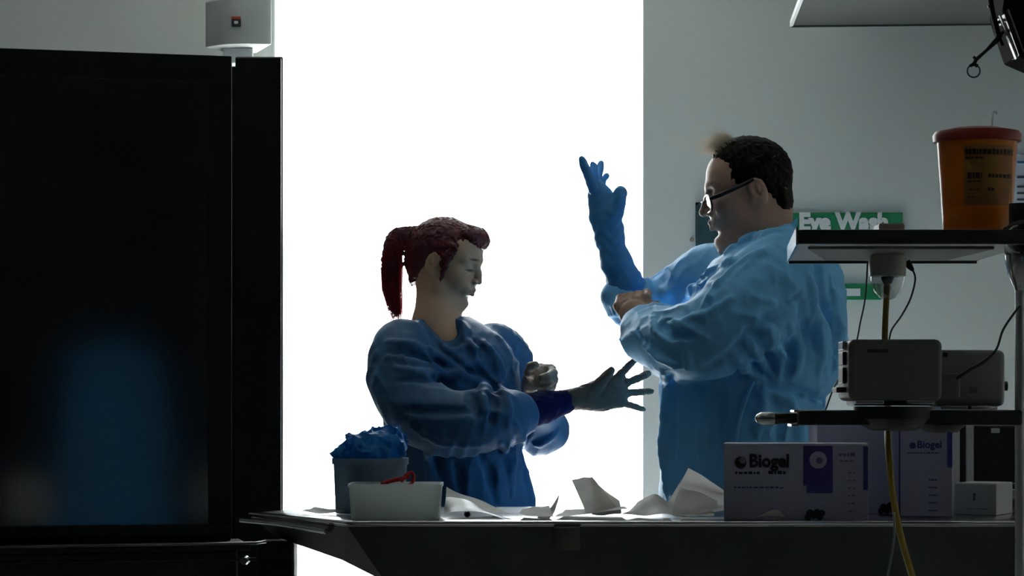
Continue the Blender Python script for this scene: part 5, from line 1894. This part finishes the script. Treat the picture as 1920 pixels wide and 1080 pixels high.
    for path, r, op in (
        ([(774, 590), (796, 612), (824, 640), (852, 656), (872, 648)], 0.007, rid),
        ([(856, 602), (870, 618), (878, 640)], 0.010, rid),
        ([(877, 640), (895, 665), (916, 690), (941, 730)], 0.013, rid),
        ([(905, 640), (925, 670), (945, 705)], 0.012, rid),
        ([(930, 628), (950, 660), (962, 700)], 0.010, rid),
        ([(892, 640), (912, 672), (935, 710)], 0.010, gro),
        ([(842, 668), (875, 690), (905, 710), (935, 735)], 0.013, gro),
        ([(830, 650), (860, 672), (890, 694)], 0.010, rid),
        ([(730, 640), (775, 650), (830, 675), (870, 695)], 0.010, rid),
        ([(722, 670), (770, 680), (820, 690)], 0.009, rid),
        ([(730, 658), (775, 665), (825, 683)], 0.009, gro),
        ([(740, 690), (790, 700), (850, 700)], 0.009, rid),
        ([(745, 712), (800, 712), (850, 716)], 0.009, gro),
        ([(850, 700), (885, 712), (908, 730), (902, 765)], 0.016, rid),
        ([(880, 735), (886, 755), (890, 780)], 0.010, gro),
        ([(915, 735), (925, 760), (920, 790)], 0.010, gro),
        ([(940, 735), (952, 755), (955, 785)], 0.009, rid),
        ([(760, 770), (820, 770), (880, 772)], 0.010, gro),
        ([(770, 800), (830, 830), (900, 835)], 0.010, rid),
        ([(965, 790), (975, 815), (980, 835)], 0.010, rid),
        ([(940, 830), (955, 870), (960, 930)], 0.012, rid),
        ([(975, 850), (985, 900), (995, 950)], 0.010, rid),
        ([(900, 850), (920, 890), (930, 940)], 0.010, gro),
        ([(800, 850), (812, 900), (810, 950)], 0.012, rid),
        ([(850, 850), (862, 900), (870, 955)], 0.010, gro),
        ([(1000, 836), (1025, 828), (1046, 806)], 0.008, rid),
    ):
        S.fold(path, r, Yn, Yf_, 0.25 if op == 'add' else 0.15, 0.010, op)
    S.chain([(P(818, 560, 5.44), 0.051), (P(817, 592, 5.43), 0.051)], 0.004, 'sub')
    S.chain([(P(824, 585, 5.36), 0.045), (P(836, 610, 5.33), 0.037), (P(850, 630, 5.30), 0.024), (P(856, 640, 5.27), 0.012)], 0.004, 'sub')
    S.crease(0.0060, 0.080, (1, 0.35, 0.15), (-0.36, 5.0, 0.45), (0.17, 5.74, 1.14), 71, 0.35)
    S.crease(0.0055, 0.065, (0.9, 0.3, 0.9), (-0.36, 5.0, 1.10), (0.17, 5.34, 1.36), 72, 0.5)
    S.crease(0.0050, 0.060, (1.0, 0.2, -0.7), (-0.17, 5.2, 1.18), (0.17, 5.74, 1.40), 73, 0.5)
    S.wave(0.0020, 0.13, 31)
    S.wave(0.0006, 0.05, 32, aniso=(1, 1, 0.6))
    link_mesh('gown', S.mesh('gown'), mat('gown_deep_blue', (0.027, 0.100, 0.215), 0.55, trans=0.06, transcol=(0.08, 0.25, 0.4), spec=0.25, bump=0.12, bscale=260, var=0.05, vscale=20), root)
    # ---- trousers and shoes
    T_ = SDF(axis([(-0.27, 0.02, 0.012)]), axis([(5.20, 5.66, 0.012)]), axis([(0.05, 0.95, 0.012)]))
    for y in (5.34, 5.52):
        T_.chain([(Vector((-0.13, y, 0.92)), 0.088), (Vector((-0.13, y, 0.5)), 0.075), (Vector((-0.13, y, 0.09)), 0.065)], 0.02)
    link_mesh('trousers', T_.mesh('trousers'), MATS['scrub_navy'], root)
    for y in (5.34, 5.52):
        Q = SDF(axis([(-0.25, 0.09, 0.008)]), axis([(y - 0.08, y + 0.08, 0.008)]), axis([(-0.012, 0.16, 0.008)]))
        shoe(Q, -0.13, y, 1)
        link_mesh('shoe', Q.mesh('shoe'), MATS['shoe_dark'], root)
    # ---- hair
    hm = mat('hair_red', (0.085, 0.008, 0.014), 0.42, bump=0.5, bscale=220, trans=0.10, transcol=(0.6, 0.02, 0.04))
    S = SDF(axis([(-0.335, -0.03, 0.0022)]), axis([(5.30, 5.58, 0.0025)]), axis([(1.385, 1.66, 0.0022)]))
    H.ell(S, (0, -0.014, 0.037), (0.080, 0.096, 0.081), 0.01)
    H.ell(S, (0, -0.068, -0.005), (0.062, 0.050, 0.062), 0.02)
    H.ell(S, (0, 0.100, -0.030), (0.085, 0.070, 0.100), 0.010, 'sub', tilt=-6)
    H.ell(S, (0, 0.035, -0.075), (0.12, 0.060, 0.070), 0.012, 'sub')
    H.cap(S, (0.10, -0.008, -0.004), (-0.10, -0.008, -0.004), 0.019, 0.019, 0.005, 'sub')
    H.ell(S, (0, -0.062, -0.045), (0.046, 0.034, 0.05), 0.02)
    H.cap(S, (0.10, -0.035, -0.105), (-0.10, -0.035, -0.105), 0.042, 0.042, 0.010, 'sub')
    H.ell(S, (0.0, 0.056, 0.090), (0.056, 0.034, 0.025), 0.014)            # front roll
    H.ell(S, (-0.01, 0.072, 0.078), (0.045, 0.025, 0.025), 0.010)
    H.cap(S, (0.070, 0.035, 0.050), (0.072, 0.022, 0.000), 0.010, 0.009, 0.012)   # side lock by the ear
    H.cap(S, (0.072, 0.022, 0.000), (0.066, 0.022, -0.045), 0.009, 0.004, 0.008)
    # ponytail
    S.chain([(P(800, 456, 5.45), 0.030), (P(784, 450, 5.45), 0.026), (P(768, 446, 5.45), 0.018), (P(750, 444, 5.45), 0.018), (P(738, 462, 5.45), 0.0195), (P(734, 495, 5.45), 0.0195), (P(734, 535, 5.45), 0.016), (P(740, 570, 5.45), 0.010), (P(745, 590, 5.45), 0.004)], 0.012, sm=3, flat=(0, 1, 0), fs=0.8)
    S.wave(0.0018, 0.016, 41, aniso=(1.6, 1.6, 0.35))
    link_mesh('hair', S.mesh('hair'), hm, root)
    b = MB()
    ring = [P(770, 446, 5.45) + Vector((0.004 * math.sin(a), 0.019 * math.cos(a), 0.019 * math.sin(a))) for a in np.linspace(0, 2 * math.pi, 21)]
    b.tube(ring, 0.0045, 8, caps=False)
    b.build('hair_tie', mat('tie_dark', (0.02, 0.01, 0.012), 0.6), root, 60)
    r = random.Random(9)
    ss = []
    for i in range(300):
        dx, dy = r.uniform(-20, 20), r.uniform(-0.022, 0.022)
        e = r.uniform(-26, 10)
        sprd = r.uniform(0.8, 1.15)
        ss.append([P(768, 446 + dx * 0.3, 5.45 + dy * 0.4), P(750 + dx * 0.1, 441 + dx * 0.6, 5.45 + dy * 0.8), P(738 + dx * 0.8, 465 + abs(dx) * 0.2, 5.45 + dy), P(734 + dx * sprd, 505, 5.45 + dy), P(735 + dx * sprd * 0.95, 545, 5.45 + dy), P(741 + dx * 0.7, 578 + e * 0.3, 5.45 + dy * 0.8), P(745 + dx * 0.45, 603 + e, 5.45 + dy * 0.5)])
    ss.append([P(768, 440, 5.45), P(755, 433, 5.45), P(740, 430, 5.45), P(727, 433, 5.45)])
    ss.append([P(768, 442, 5.45), P(752, 434, 5.45), P(738, 433, 5.45), P(730, 436, 5.45)])
    ss.append([P(766, 452, 5.45), P(757, 480, 5.45), P(762, 520, 5.45), P(772, 552, 5.45), P(778, 566, 5.45)])
    ss.append([P(750, 590, 5.45), P(756, 576, 5.45), P(764, 579, 5.45), P(776, 581, 5.45)])
    strands('hair_strands', ss, mat('hair_red_strand', (0.16, 0.012, 0.022), 0.4, trans=0.45, transcol=(0.7, 0.03, 0.06)), root, 0.0007)
    return root


make_man()
make_woman()
